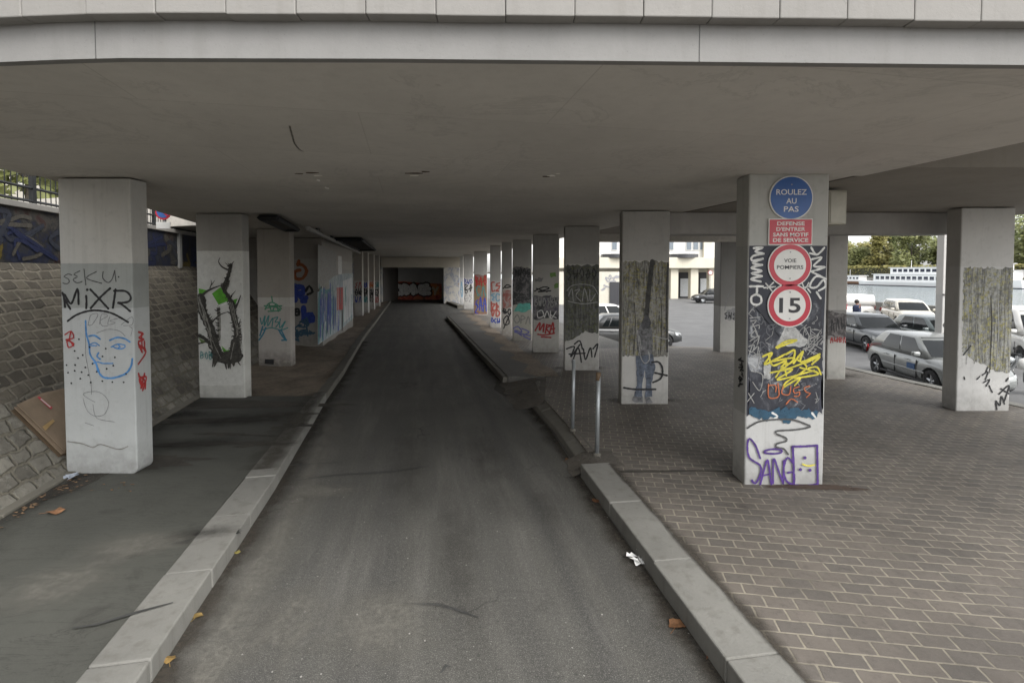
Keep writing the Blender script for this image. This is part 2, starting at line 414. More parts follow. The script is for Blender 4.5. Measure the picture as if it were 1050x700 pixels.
# ------------------------------------------------------------------ road and pavements
def poly3(name, pts, mat, kind='structure'):
    o = MB().poly(pts).build(name, mat, recalc=False)
    if o.data.polygons[0].normal.z < 0: o.data.flip_normals()
    return tag(o, kind=kind)
def ext(p0, p1, y):                                   # the line p0-p1 carried on to depth y
    k = (y-p0.y)/(p1.y-p0.y); return Vector((p0.x+(p1.x-p0.x)*k, y, p0.z))
poly3('road', [S(-7, -14), S(7.5, -14), S(7.5, 56), S(-7, 56)], M_road)
LK = [G(*p) for p in ((155, 700), (283, 500), (335, 410), (352, 385), (372, 350), (395, 318))]
LK = [ext(LK[0], LK[1], -13)]+LK+[ext(LK[-2], LK[-1], 46)]
RK = [G(745, 700), G(595, 488)]
RK = [ext(RK[0], RK[1], -13)]+RK
def offset_line(L, d):
    out = []
    for i, p in enumerate(L):
        t = (L[min(i+1, len(L)-1)]-L[max(i-1, 0)]); t.z = 0; t.normalize()
        out.append(p+Vector((t.y, -t.x, 0))*d)
    return out
def resample(L, step):
    out = []
    for a, b in zip(L[:-1], L[1:]):
        n = max(1, round((b-a).length/step))
        out += [(a+(b-a)*(k/n), a+(b-a)*((k+1)/n)) for k in range(n)]
    return out
KH = .15
def kerb(name, line, width, side, mat, stone=1.0, h=KH, gap=.005, jit=.006, taper=None):
    """a row of kerb stones with open joints; side=+1: top lies to the right of the line"""
    mb = MB()
    for a, b in resample(line, stone):
        t = (b-a).normalized(); nrm = Vector((t.y, -t.x, 0))*side
        a2, b2 = a+t*gap/2, b-t*gap/2
        hh = h+rnd.uniform(-jit, jit); o = nrm*rnd.uniform(-jit, jit)
        wd = lambda y: width if not taper or y < taper[0] else width+(taper[2]-width)*min(1, (y-taper[0])/(taper[1]-taper[0]))
        q = [a2+o, b2+o, b2+nrm*wd(b2.y)+o, a2+nrm*wd(a2.y)+o]
        mb.prism([(p.x, p.y) for p in q], -.1, hh)
    return struct(mb.build(name, mat, bevel=.012, seg=2))
YK = LK[3].y
LKn = [p for p in LK if p.y < YK+.01]
LKf = [p for p in LK if p.y > YK-.01]
kerb('kerb', LKn, .34, -1, M_kerb, 1.1, taper=(5.6, YK, .21))
kerb('kerb', LKf, .20, -1, M_kerbd, .9, h=.13)
kerb('kerb', RK, .36, 1, M_kerb, 1.15)
# left pavement (asphalt) to the foot of the stone slope, then bare dirt
FOOT = lambda y: Vector((-3.93-.205*y, y, 0))          # foot of the slope
def strip_poly(line, y0, y1, off):
    pts = []
    L = offset_line(line, off)
    L = [p for p in L if y0 < p.y < y1]
    def at(y):
        LL = offset_line(line, off)
        for a, b in zip(LL[:-1], LL[1:]):
            if a.y <= y <= b.y: return a+(b-a)*((y-a.y)/(b.y-a.y))
        return ext(LL[-2], LL[-1], y)
    return [at(y0)]+L+[at(y1)]
def lineat_l(y):
    k = max(0, min(1, (y-5.6)/(YK-5.6))); return strip_poly(LK, y-.01, y, -.33+.13*k)[-1]
lp = strip_poly(LK, -12.9, 5.6, -.335)+[lineat_l(y) for y in (7, 8.5, 9.6)]
struct(MB().prism([(p.x, p.y) for p in lp]+[(p.x-.6, p.y) for p in (FOOT(9.6), FOOT(-12.9))], -.1, KH-.006).build('pavement', M_pave))
# dirt verge: an uneven sheet
mb = MB(); ys = [9.6+i*.355 for i in range(104)]; nx = 16
Lf = offset_line(LK, -.19)
def lineat(L, y):
    for a, b in zip(L[:-1], L[1:]):
        if a.y <= y <= b.y: return (a+(b-a)*((y-a.y)/(b.y-a.y))).x
    return ext(L[-2], L[-1], y).x
vs = []
for y in ys:
    x1 = lineat(Lf, y); x0 = FOOT(y).x-.8-(2.5 if y > 15 else 0)
    for i in range(nx+1):
        x = x0+(x1-x0)*i/nx
        vs.append((x, y, .115+.03*math.sin(x*3.1+y*1.3)*math.sin(y*2.2-x)+rnd.uniform(-.012, .012)))
mb.mesh(vs, [(j*(nx+1)+i, j*(nx+1)+i+1, (j+1)*(nx+1)+i+1, (j+1)*(nx+1)+i) for j in range(len(ys)-1) for i in range(nx)])
struct(mb.build('dirt_verge', M_dirt, smooth=True))
# right side: stone pavers from the kerb to the drop towards the quay, with a ramp further back
EDGE = 10.62
ZQ = -.75
def in0(y): return Vector((lineat(offset_line(RK, .355), y), y, 0))
K2 = [G(586, 472, 0), G(566, 441, 0), G(542, 413, 0)]
yend = RK[-1].y
left_b = [in0(-12.9), in0(yend), Vector((K2[0].x+.2, K2[0].y-.06, 0)), Vector((K2[1].x+.2, K2[1].y, 0)), Vector((K2[2].x+.24, K2[2].y, 0))]
isl = [G(521, 386, KH), G(559, 386, KH), G(500, 331, KH), G(476, 318, KH), G(460, 324, KH)]
left_b += [Vector((isl[1].x-.25, isl[1].y-.5, 0)), isl[1], isl[2], isl[3]]
yl = left_b[-1].y
ZP = KH-.012
flat = [(p.x, p.y) for p in left_b]+[tuple(S(5.3, yl)[:2]), tuple(S(5.3, 14.2)[:2]), tuple(S(EDGE, 14.2)[:2]), tuple(S(EDGE, -12.9)[:2])]
struct(MB().prism(flat, ZQ-.2, ZP).build('paved_forecourt', M_paver))
mb = MB(); n = 20; vs = []
for i in range(n+1):
    k = i/n; y = 14.2+9.5*k; z = ZP+(ZQ+.004-ZP)*(3*k*k-2*k*k*k)
    vs += [S(5.3, y, z), S(EDGE, y, z)]
mb.mesh(vs, [(2*i, 2*i+1, 2*i+3, 2*i+2) for i in range(n)])
mb.mesh([S(EDGE, 14.2+9.5*i/n, vs[2*i+1].z) for i in range(n+1)]+[S(EDGE, 14.2+9.5*i/n, ZQ-.2) for i in range(n+1)], [(i, i+1, n+2+i, n+1+i) for i in range(n)])
struct(mb.build('paved_ramp', M_paver))
kerb('kerb', [S(EDGE+.005, -12.9), S(EDGE+.005, 14.2)], .26, 1, M_kerb, 1.2, h=KH+.005)
mb = MB(); K2b = [G(594, 483, 0), K2[1], K2[2]]
for a, b in resample(K2b, .8):
    t = (b-a).normalized(); n_ = Vector((t.y, -t.x, 0)); a2, b2 = a+t*.003, b-t*.003; j = rnd.uniform(-.005, .005); Z = lambda p, z: Vector((p.x, p.y, z+j))
    vs = [Z(a2, -.05), Z(b2, -.05), Z(b2+n_*.30, -.05), Z(a2+n_*.30, -.05), Z(a2+n_*.03, .075), Z(b2+n_*.03, .075), Z(b2+n_*.30, ZP+.006), Z(a2+n_*.30, ZP+.006)]
    mb.mesh(vs, [(3, 2, 1, 0), (4, 5, 6, 7), (0, 1, 5, 4), (1, 2, 6, 5), (2, 3, 7, 6), (3, 0, 4, 7)])
struct(mb.build('kerb', concrete('kerb_worn', (.16, .152, .132), .22, .6, bump=.7), bevel=.014))
# sunken gap between the two kerbs, filled with silt
poly3('silt', [Vector((p.x, p.y, .0045)) for p in (K2[2]+Vector((-.15, -.3, 0)), K2[2]+Vector((.06, .1, 0)), Vector((isl[1].x-.3, isl[1].y-.6, 0)), isl[1]+Vector((-.05,0,0)), isl[0]+Vector((-.25, .3, 0)), isl[0]+Vector((-.3, -.6, 0)))], M_silt, 'stuff')
mb = MB(); A0, A1 = K2[2]+Vector((-.30, -.5, 0)), isl[0]+Vector((-.22, .35, 0)); B0, B1 = Vector((left_b[4].x+.03, K2[2].y-.5, 0)), Vector((isl[1].x+.03, isl[1].y+.05, 0))
n_, m_ = 14, 10; vs = []
for i in range(n_+1):
    for j in range(m_+1):
        f, g = i/n_, j/m_; p = (A0+(A1-A0)*f)*(1-g)+(B0+(B1-B0)*f)*g
        h_ = .006+(KH-.004-.006)*(g*g*(3-2*g))+rnd.uniform(-.008, .012)*math.sin(math.pi*g)
        if i in (0, n_) or j == 0: h_ = min(h_, .004+.9*(KH-.01)*g*g)
        vs.append((p.x+(rnd.uniform(-.05, .05) if j == 0 else 0), p.y, h_))
mb.mesh(vs, [(i*(m_+1)+j, i*(m_+1)+j+1, (i+1)*(m_+1)+j+1, (i+1)*(m_+1)+j) for i in range(n_) for j in range(m_)])
M_mud = dirt_mat('muddy_ground', (.075, .067, .056), (.145, .13, .11))
tag(mb.build('dirt', M_mud, smooth=True), kind='stuff')
mb = MB(); q0, q1 = RK[-1], K2[0]
vs = []
for i in range(7):
    f = i/6; a = q0+(q1-q0)*f+Vector((-.10, -.04, 0)); 
    for j in range(6):
        g = j/5; vs.append((a.x+.62*g+rnd.uniform(-.02, .02), a.y+rnd.uniform(-.02, .02), .004+(KH-.012)*min(1, g*2.2)+rnd.uniform(-.004, .004)))
mb.mesh(vs, [(i*6+j, i*6+j+1, (i+1)*6+j+1, (i+1)*6+j) for i in range(6) for j in range(5)])
tag(mb.build('dirt', M_mud, smooth=True), kind='stuff')
struct(MB().prism([(p.x, p.y) for p in isl], -.1, KH+.003).build('pavement', M_island, bevel=.01))
L = [isl[0]+Vector((-.015,0,-KH)), isl[4]+Vector((-.015,0,-KH))]
kerb('kerb', [Vector((p.x-.10, p.y, 0)) for p in L], .115, 1, M_kerbd, .9, h=KH-.01)
# dirt and rubble band at the feet of the right pillars
mb = MB(); vs = []; n = 40
a, b = isl[1], isl[3]
for i in range(n+1):
    p = a+(b-a)*(i/n); w_ = .22+.14*math.sin(i*1.7)+rnd.uniform(-.06, .06)
    vs += [Vector((p.x-w_, p.y, KH+.0075)), Vector((p.x+.32+rnd.uniform(-.1, .1), p.y, KH+.0075))]
mb.mesh(vs, [(2*i, 2*i+1, 2*i+3, 2*i+2) for i in range(n)])
tag(mb.build('dirt', M_dirt), kind='stuff')
# silt along the foot of the slope, round the first pillar, and on the joint between the paving fields
def blotch(name, cx, cy, rx, ry, z, mat, rz=0.0, n=34, j=.35, lumps=0):
    pts = []
    for k in range(n):
        a = 2*math.pi*k/n; r = 1+rnd.uniform(-j, j)*.6+j*.5*math.sin(3*a+cx)
        x, y = rx*r*math.cos(a), ry*r*math.sin(a)
        pts.append((cx+x*math.cos(rz)-y*math.sin(rz), cy+x*math.sin(rz)+y*math.cos(rz), z))
    return poly3(name, pts, mat, 'stuff')
z1 = KH-.002
M_tar0 = smooth_asphalt('damp_asphalt', (.034, .034, .03), (.02, .02, .018))
p = G(110, 478, KH); blotch('silt', p.x, p.y+.15, .75, .28, z1, M_silt, R(-6))
p = G(75, 500, KH); blotch('silt', p.x-.1, p.y, .16, .6, z1+.001, M_silt, R(-12))
p = G(262, 414, KH); blotch('silt', p.x, p.y, 1.5, .22, z1, M_silt, R(-3))
p = G(225, 432, KH); blotch('silt', p.x, p.y, .9, .10, z1+.001, M_silt, R(4))
for px, py, rx, ry, a_ in ((190, 430, .75, .07, 4), (240, 445, .55, .06, -6), (210, 455, .7, .09, 6), (170, 470, .5, .10, 0), (270, 455, .35, .08, 9), (215, 418, .9, .06, 3), (300, 436, .3, .12, 14), (215, 545, .12, .05, 10), (228, 538, .09, .04, 10), (240, 545, .07, .04, 5), (190, 555, .06, .03, 5)):
    p = G(px, py, KH); blotch('damp_patch', p.x, p.y, rx, ry, z1+.0008+rnd.uniform(0, .0012), M_silt if py < 500 else M_tar0, R(a_), j=.55)
p = G(290, 425, KH); blotch('silt', p.x, p.y, .5, .12, z1+.002, M_silt, R(10))
p = G(680, 482, KH); blotch('silt', p.x+.1, p.y, 1.05, .028, ZP+.004, M_silt, R(0), j=.8)
p = G(830, 499, KH); blotch('silt', p.x+.1, p.y+.02, .5, .07, ZP+.004, dirt_mat('rusty_dirt', (.05, .03, .022), (.10, .07, .05)), R(-4))
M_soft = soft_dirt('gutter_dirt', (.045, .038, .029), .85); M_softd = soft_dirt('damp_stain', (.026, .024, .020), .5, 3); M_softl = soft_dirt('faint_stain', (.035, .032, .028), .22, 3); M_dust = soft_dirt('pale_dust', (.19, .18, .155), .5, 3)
def dirt_strip(line, w0, w1, z, mat, step=.25):
    # soft edged dirt lying along a line; w0 to its left, w1 to its right
    P = [line[0]]
    for a, b in resample(line, step): P.append(b)
    mb = MB(); vs = []
    for i, p in enumerate(P):
        t = (P[min(i+1, len(P)-1)]-P[max(i-1, 0)]).normalized(); n_ = Vector((t.y, -t.x, 0)); j = rnd.uniform(.6, 1.35)
        for d, a_ in ((-w0*j, 0.), (-w0*.25*j, .9), (0, 1.), (w1*.25*j, .9), (w1*j, 0.)):
            mb.al[len(vs)] = a_; vs.append(Vector((p.x, p.y, z))+n_*d)
    mb.mesh(vs, [(5*i+k, 5*i+k+1, 5*i+k+6, 5*i+k+5) for i in range(len(P)-1) for k in range(4)])
    return tag(mb.build('dirt', mat, recalc=False), kind='stuff')
def dirt_disc(cx, cy, rx, ry, z, mat, rz=0.0):
    mb = MB(); vs = [Vector((cx, cy, z))]; mb.al[0] = 1.0; n = 22
    for rr_, a_ in ((.35, .95), (.65, .55), (1.0, 0.)):
        for k in range(n):
            a = 2*math.pi*k/n; q = rr_*rnd.uniform(.85, 1.15); x, y = rx*q*math.cos(a), ry*q*math.sin(a)
            mb.al[len(vs)] = a_; vs.append(Vector((cx+x*math.cos(rz)-y*math.sin(rz), cy+x*math.sin(rz)+y*math.cos(rz), z)))
    fs = [[0, 1+k, 1+(k+1) % n] for k in range(n)]+[[1+r_*n+k, 1+r_*n+(k+1) % n, 1+(r_+1)*n+(k+1) % n, 1+(r_+1)*n+k] for r_ in range(2) for k in range(n)]
    mb.mesh(vs, fs); return tag(mb.build('dirt', mat, recalc=False), kind='stuff')
dirt_strip([p+Vector((.01, 0, 0)) for p in LK if p.y < 30], .01, .26, .0042, M_soft)
dirt_strip([p+Vector((.30, 0, 0)) for p in LK if p.y < 12], .2, .3, .0058, M_dust)
dirt_strip([ext(LK[1], LK[2], 6.0)+Vector((-.17, 0, 0))]+[p+Vector((-.15, 0, 0)) for p in LK if 6.2 < p.y < 12], .35, .22, KH+.011, soft_dirt('kerb_dirt', (.06, .054, .042), .8, 4))
dirt_strip([p+Vector((-.01, 0, 0)) for p in RK], .24, .01, .0042, M_soft)
dirt_strip([p+Vector((-.02, 0, 0)) for p in K2], .2, .01, .0042, M_soft)
dirt_strip([p+Vector((-.10, 0, -KH)) for p in (isl[0], isl[4])], .22, .01, .0042, M_soft)
dirt_strip([in0(-5), in0(0), in0(yend)], .04, .10, KH+.006, M_soft)
dirt_strip([FOOT(-5)+Vector((.08, 0, 0)), FOOT(2)+Vector((.08, 0, 0)), FOOT(9.5)+Vector((.08, 0, 0))], .12, .45, KH-.0005, M_softd)
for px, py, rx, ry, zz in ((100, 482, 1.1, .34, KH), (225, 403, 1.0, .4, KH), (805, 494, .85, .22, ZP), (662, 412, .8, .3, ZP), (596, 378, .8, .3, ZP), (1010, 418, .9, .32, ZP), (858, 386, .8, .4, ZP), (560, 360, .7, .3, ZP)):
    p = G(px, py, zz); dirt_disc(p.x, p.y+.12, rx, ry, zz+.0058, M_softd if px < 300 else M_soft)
for px, py, rx, ry, m, zz in ((470, 560, .25, 1.6, M_softl, 0), (560, 520, .2, 1.2, M_softl, 0), (390, 640, .5, .5, M_dust, 0), (330, 505, .5, .25, M_dust, 0), (420, 470, .35, 2.0, M_softl, 0), (500, 470, .3, 2.0, M_softl, 0), (300, 640, .3, .6, M_dust, 0),
                              (215, 545, .35, .14, M_softd, KH), (140, 560, .5, .3, M_dust, KH), (60, 600, .5, .4, M_dust, KH), (250, 430, 1.2, .45, M_softd, KH), (200, 455, 1.0, .35, M_softd, KH), (190, 425, .9, .25, M_softd, KH),
):
    p = G(px, py, zz); dirt_disc(p.x, p.y, rx, ry, zz+(.0066 if zz == 0 else .0048)+rnd.uniform(0, .001), m, R(10))
# thin tar scars on the road
M_tar = paint('tar', (.05, .05, .048), .7)
def scar(pts, w, z=.005, name='tar_scar'):
    pts = [G(*q) for q in pts]; vs = []
    for i, q in enumerate(pts):
        t = (pts[min(i+1, len(pts)-1)]-pts[max(i-1, 0)]).normalized(); nn = Vector((-t.y, t.x, 0))
        ww = w*(.35 if i in (0, len(pts)-1) else rnd.uniform(.6, 1.2))
        vs += [Vector((q.x, q.y, z))+nn*ww/2, Vector((q.x, q.y, z))-nn*ww/2]
    o = MB().mesh(vs, [(2*i, 2*i+1, 2*i+3, 2*i+2) for i in range(len(pts)-1)]).build(name, M_tar)
    return tag(o, kind='structure')
scar([(395, 618), (425, 619), (450, 620), (468, 625), (490, 633)], .035)
scar([(300, 493), (330, 489), (345, 487), (400, 484), (440, 478)], .04)
scar([(285, 478), (310, 476), (352, 474)], .05)
scar([(235, 645), (262, 640), (285, 634)], .012)
scar([(75, 668), (100, 664), (140, 651), (178, 640)], .03, KH+.012)
scar([(452, 690), (458, 682), (462, 684)], .03)
# quay, river, far bank, street above the slope
poly3('quay', [S(EDGE, -60, ZQ), S(40, -60, ZQ), S(40, 420, ZQ), S(5.3, 420, ZQ), S(5.3, 22.8, ZQ), S(EDGE, 22.8, ZQ)], M_quay)
kerb('quay_edge', [S(39.4, -40, ZQ), S(39.4, 130, ZQ)], .6, 1, M_kerb, 1.6, h=ZQ+.06)
struct(MB().box((0, 0, 0), (.1, .1, .1)).build('quay_wall', M_kerb)) if False else None
mbw = MB(); mbw.mesh([S(40, -60, ZQ), S(40, 420, ZQ), S(40, 420, -5), S(40, -60, -5)], [(0, 1, 2, 3)])
struct(mbw.build('quay_wall', concrete('quay_masonry', (.28, .26, .22))))
poly3('river', [S(40, -500, -2), S(170, -500, -2), S(170, 900, -2), S(40, 900, -2)], M_water)
M_bank = dirt_mat('bank_grass', (.05, .06, .025), (.10, .10, .05))
struct(MB().prism([tuple(S(s, y)[:2]) for s, y in ((158, -500), (1600, -500), (1600, 1600), (158, 1600))], -5, .8).build('far_bank', concrete('far_bank_stone', (.16, .15, .12))))
struct(MB().prism([tuple(S(s, y)[:2]) for s, y in ((-1600, -600), (40, -600), (40, -60), (-1600, -60))], -5, -.8).build('ground', M_quay))
poly3('ground', [(-2200, -1200, -5.2), (2200, -1200, -5.2), (2200, 2200, -5.2), (-2200, 2200, -5.2)], M_dirt)
poly3('road', [S(-7, -60, -.01), S(EDGE, -60, -.01), S(EDGE, -12.5, -.01), S(-7, -12.5, -.01)], M_road)
# ------------------------------------------------------------------ embankment, wall and railing on the left
ZT, ZW = 2.62, 3.42
WS = -5.62                                               # top of the slope
def emb(y): return [S(-3.93, y, KH-.03), S(-4.15, y, .42), S(-4.85, y, 1.55), S(WS, y, ZT)]
em = thing('stone_embankment', S(-3.93, 5, 0), 'sloping bank of rough rubble stone along the left pavement', 'embankment')
ylist = [-13+i*.5 for i in range(63)]
# build the slope in slope-local coordinates so that stone courses follow it: x along, y up the slope
prof = [(-3.93, KH-.03), (-4.10, .35), (-4.85, 1.5), (WS, ZT)]
acc = [0]
for (a0, z0), (a1, z1_) in zip(prof[:-1], prof[1:]): acc.append(acc[-1]+math.hypot(a1-a0, z1_-z0))
mb = MB(); nseg = 14; vs = []
total = acc[-1]
def onprof(d):
    for k in range(3):
        if d <= acc[k+1]+1e-6:
            f = (d-acc[k])/(acc[k+1]-acc[k]); return prof[k][0]+(prof[k+1][0]-prof[k][0])*f, prof[k][1]+(prof[k+1][1]-prof[k][1])*f
    return prof[-1]
ln = math.hypot(AX, 1)
u = Vector((AX, 1, 0)).normalized(); tilt = (Vector((prof[-1][0]-prof[0][0], 0, prof[-1][1]-prof[0][1]))).normalized()
for y in ylist:
    for k in range(nseg+1):
        s, z = onprof(total*k/nseg); vs.append(S(s, y, z))
mb.mesh(vs, [(j*(nseg+1)+i, j*(nseg+1)+i+1, (j+1)*(nseg+1)+i+1, (j+1)*(nseg+1)+i) for j in range(len(ylist)-1) for i in range(nseg)])
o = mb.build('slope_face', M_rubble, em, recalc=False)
# rotate mesh data into a frame lying in the slope (object coordinates drive the stone pattern)
e1 = u; e2 = (tilt-u*tilt.dot(u)).normalized(); e3 = e1.cross(e2)
Mx = Matrix((e1, e2, e3)).transposed()
o.data.transform(Mx.inverted().to_4x4()); o.rotation_euler = Mx.to_euler()
mb = MB()
for a, b in resample([S(-3.87, -12.9), S(-3.87, 11)], .9):
    t = (b-a).normalized(); nn = Vector((-t.y, t.x, 0))
    q = [a, b-t*.008, b-t*.008+nn*.2, a+nn*.2]; mb.prism([(p.x, p.y) for p in q], .05, KH+.03+rnd.uniform(-.01, .01))
mb.build('foot_course', concrete('foot_course_stone', (.15, .14, .115), .2, .3), em, bevel=.012)
# upper wall covered in dark spray paint
M_wallg = splat_mat('dark_sprayed_wall', [(.30, (.012, .012, .016)), (.42, (.03, .032, .04)), (.48, (.014, .02, .05)), (.54, (.02, .02, .022)), (.60, (.06, .057, .05)), (.66, (.04, .012, .012)), (.72, (.02, .05, .045))], 1.5, (1, 1, .8), 6, 3)
rw = thing('retaining_wall', S(WS, 5, ZT), 'dark spray painted wall standing on top of the stone bank', 'wall')
mb = MB(); mb.prism([tuple(S(s, y)[:2]) for s, y in ((WS-.35, -13), (WS, -13), (WS, 18), (WS-.35, 18))], ZT-.6, ZW)
mb.build('wall', M_wallg, rw)
mb = MB(); mb.prism([tuple(S(s, y)[:2]) for s, y in ((WS-.42, -13), (WS+.05, -13), (WS+.05, 18), (WS-.42, 18))], ZW, ZW+.09)
mb.build('coping', concrete('coping_stone', (.30, .29, .27)), rw, bevel=.01)
mb = MB()
for i in range(13): mb.box(S(WS+.03, -8+i*2.0+.6, 3.0), (.09, .09, .84))
mb.build('pilaster', concrete('pilaster_stone', (.2, .2, .19)), rw)
def stroke3(mb, pts, w, nrm, off=.0, step=.02, cap=True, taper=False):
    """a smooth painted ribbon lying on a surface: pts 3D, nrm = surface normal"""
    P = [Vector(p) for p in pts]; Q = []
    if len(P) == 1: P = [P[0], P[0]+Vector((1e-4, 0, 1e-4))]
    n = len(P)
    for i in range(n-1):
        p0, p1, p2, p3 = P[max(i-1, 0)], P[i], P[i+1], P[min(i+2, n-1)]
        k = max(2, min(8, int((p2-p1).length/step)))
        for j in range(k):
            t = j/k
            Q.append(.5*((2*p1)+(p2-p0)*t+(2*p0-5*p1+4*p2-p3)*t*t+(-p0+3*p1-3*p2+p3)*t**3))
    Q.append(P[-1])
    nrm = Vector(nrm); m = len(Q); vs = []
    tl = lambda i: (Q[min(i+1, m-1)]-Q[max(i-1, 0)])
    base = len(mb.v); sof = min(.5, .0035/max(w, 1e-4)+.12)          # spray softness relative to the width
    for i, q in enumerate(Q):
        t = tl(i); t = t.normalized() if t.length > 1e-7 else Vector((1, 0, 0))
        s = nrm.cross(t).normalized(); ww = w*(1-.75*i/(m-1)) if taper else w*(1+.12*math.sin(i*1.9))
        o = nrm*(off+i*.00003)
        for k_, a_ in ((.5+sof*.7, 0.), (.5-sof*.7, 1.), (-.5+sof*.7, 1.), (-.5-sof*.7, 0.)):
            mb.al[base+len(vs)] = a_; vs.append(q+s*ww*k_+o)
    mb.mesh(vs, [(4*i+k, 4*i+k+1, 4*i+k+5, 4*i+k+4) for i in range(m-1) for k in range(3)])
    if cap:
        a = nrm.orthogonal().normalized(); b = nrm.cross(a)
        for q, oo in ((Q[0], -.00004), (Q[-1], m*.00003+.00004)):
            if taper and q is Q[-1]: continue
            n0 = len(mb.v); P = []
            for rr_, a_ in ((.5-sof*.7, 1.), (.5+sof*.7, 0.)):
                for k in range(8):
                    mb.al[n0+len(P)] = a_; P.append(q+(a*math.cos(k*.785)+b*math.sin(k*.785))*w*rr_+nrm*(off+oo))
            mb.mesh(P, [list(range(8))]+[(k, (k+1) % 8, 8+(k+1) % 8, 8+k) for k in range(8)])
# big pale and blue shapes sprayed on the wall
nw = Vector((1, -AX, 0)).normalized()
def wallpt(y, z): return S(WS+.004, y, z)
rngw = random.Random(5)
for colr, nm in (((.015, .022, .065), 'blue'), ((.075, .07, .06), 'pale'), ((.03, .035, .05), 'slate'), ((.12, .09, .02), 'ochre')):
    mb = MB()
    for k in range(10):
        y0 = rngw.uniform(4, 16); z0 = rngw.uniform(2.75, 3.2)
        pts = [wallpt(y0+rngw.uniform(-.5, .5), z0+rngw.uniform(-.3, .22)) for _ in range(5)]
        pts = [Vector((p.x, p.y, min(max(p.z, 2.68), 3.36))) for p in pts]
        stroke3(mb, pts, rngw.uniform(.03, .12), nw, .002+k*.0006)
    mb.build('graffiti', paint('wall_'+nm, colr), rw, recalc=False)
rl = thing('railing', S(WS-.18, 5, ZW), 'dark metal railing with thin upright bars along the top of the left wall', 'railing')
mb = MB()
for z in (ZW+.16, ZW+.36, ZW+1.12): mb.tube([S(WS-.18, -12, z), S(WS-.18, 18, z)], .022, 6)
M_rail = plain('railing_metal', (.03, .032, .034), .5, .4)
mb.build('rail', M_rail, rl)
mb = MB()
for i in range(250): mb.tube([S(WS-.18, -12+i*.12, ZW+.08), S(WS-.18, -12+i*.12, ZW+1.12)], .0075, 5, False)
mb.build('bars', M_rail, rl)
for i in range(16):
    MB().box(S(WS-.18, -11+i*1.9, ZW+.6), (.06, .06, 1.14)).build('post', M_rail, rl)
# the street up there
poly3('upper_street', [S(-120, -60, ZW-.05), S(WS-.3, -60, ZW-.05), S(WS-.3, 18, ZW-.05), S(WS-8, 18.2, ZW-.05), S(WS-8, 90, ZW-.05), S(-120, 90, ZW-.05)], M_upper)
# ------------------------------------------------------------------ the bridge
ZS = V(810, 181.5, 5.78).z                                # soffit height
M_sof = concrete('soffit_concrete', (.58, .55, .505), .09, .10, boards=True)
M_sof2 = concrete('soffit_concrete_rear', (.57, .54, .49), .12, .14, boards=True)
M_fas = concrete('fascia_concrete', (.235, .23, .222), .08, .16)
M_par = concrete('parapet_concrete', (.255, .245, .23), .08, .3)
bd = thing('bridge_deck', (0, 2.7, ZS), 'low concrete road bridge spanning the whole view with pale parapet panels', 'bridge')
fz = [V(-260, 70, 2.8), V(0, 63, 2.8), V(125, 58.5, 2.8), V(500, 60.5, 2.8), V(1050, 66, 2.8), V(1500, 69, 2.8)]
# fascia line in plan: the soffit edge seen at these pixels
fl = []
for px, py in ((-420, 75), (0, 63), (60, 60.5), (125, 58.8), (400, 59.5), (700, 62.5), (1050, 66), (1560, 70)):
    d = ray(px, py); t = (ZS-CAMZ)/d.z; fl.append(Vector((d.x*t, d.y*t, ZS)))
YJ = 5.72
SL, SR = -4.16, 5.06                                    # plan edges of the road slab: s at left / right
mb = MB()
edge = [Vector((fl[0].x-1.2, fl[0].y, 0))]+fl+[Vector((fl[-1].x+1.0, fl[-1].y, 0))]
front = [(p.x, p.y+.06) for p in edge if p.x < SR+.05-AX*-3 and p.x > SL-.6]
def slab(poly, z0, z1, name, mat): return MB().prism(poly, z0, z1).build(name, mat, bd)
fp = [(p.x, p.y+.06) for p in edge]
yl0, yr0 = fp[0][1], fp[-1][1]
slab([(SL+AX*yl0, yl0)]+[p for p in fp if SL+AX*p[1]-.02 < p[0] < SR+AX*p[1]+.02]+[(SR+AX*yr0, yr0)]+[tuple(S(SR, YJ)[:2]), tuple(S(SL, YJ)[:2])], ZS, ZS+.9, 'front_slab', M_sof)
slab([tuple(S(SL, YJ+.025)[:2]), tuple(S(SR, YJ+.025)[:2]), tuple(S(SR, 49)[:2]), tuple(S(-14, 49)[:2]), tuple(S(-14, 15.5)[:2]), tuple(S(SL-.6, 12)[:2])], ZS+.022, ZS+.9, 'rear_slab', M_sof2)
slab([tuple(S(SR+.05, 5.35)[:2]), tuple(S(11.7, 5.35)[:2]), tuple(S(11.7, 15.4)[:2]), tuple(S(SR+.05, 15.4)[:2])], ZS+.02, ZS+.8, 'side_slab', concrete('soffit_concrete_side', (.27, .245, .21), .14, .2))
slab([tuple(S(SR+.05, 2.6)[:2]), tuple(S(11.7, 2.6)[:2]), tuple(S(11.7, 5.34)[:2]), tuple(S(SR+.05, 5.34)[:2])], ZS+.75, ZS+1.1, 'cantilever_slab', concrete('soffit_gap_shade', (.10, .092, .085), .14, .2))  # dark colour stands for the shade up inside the open gap
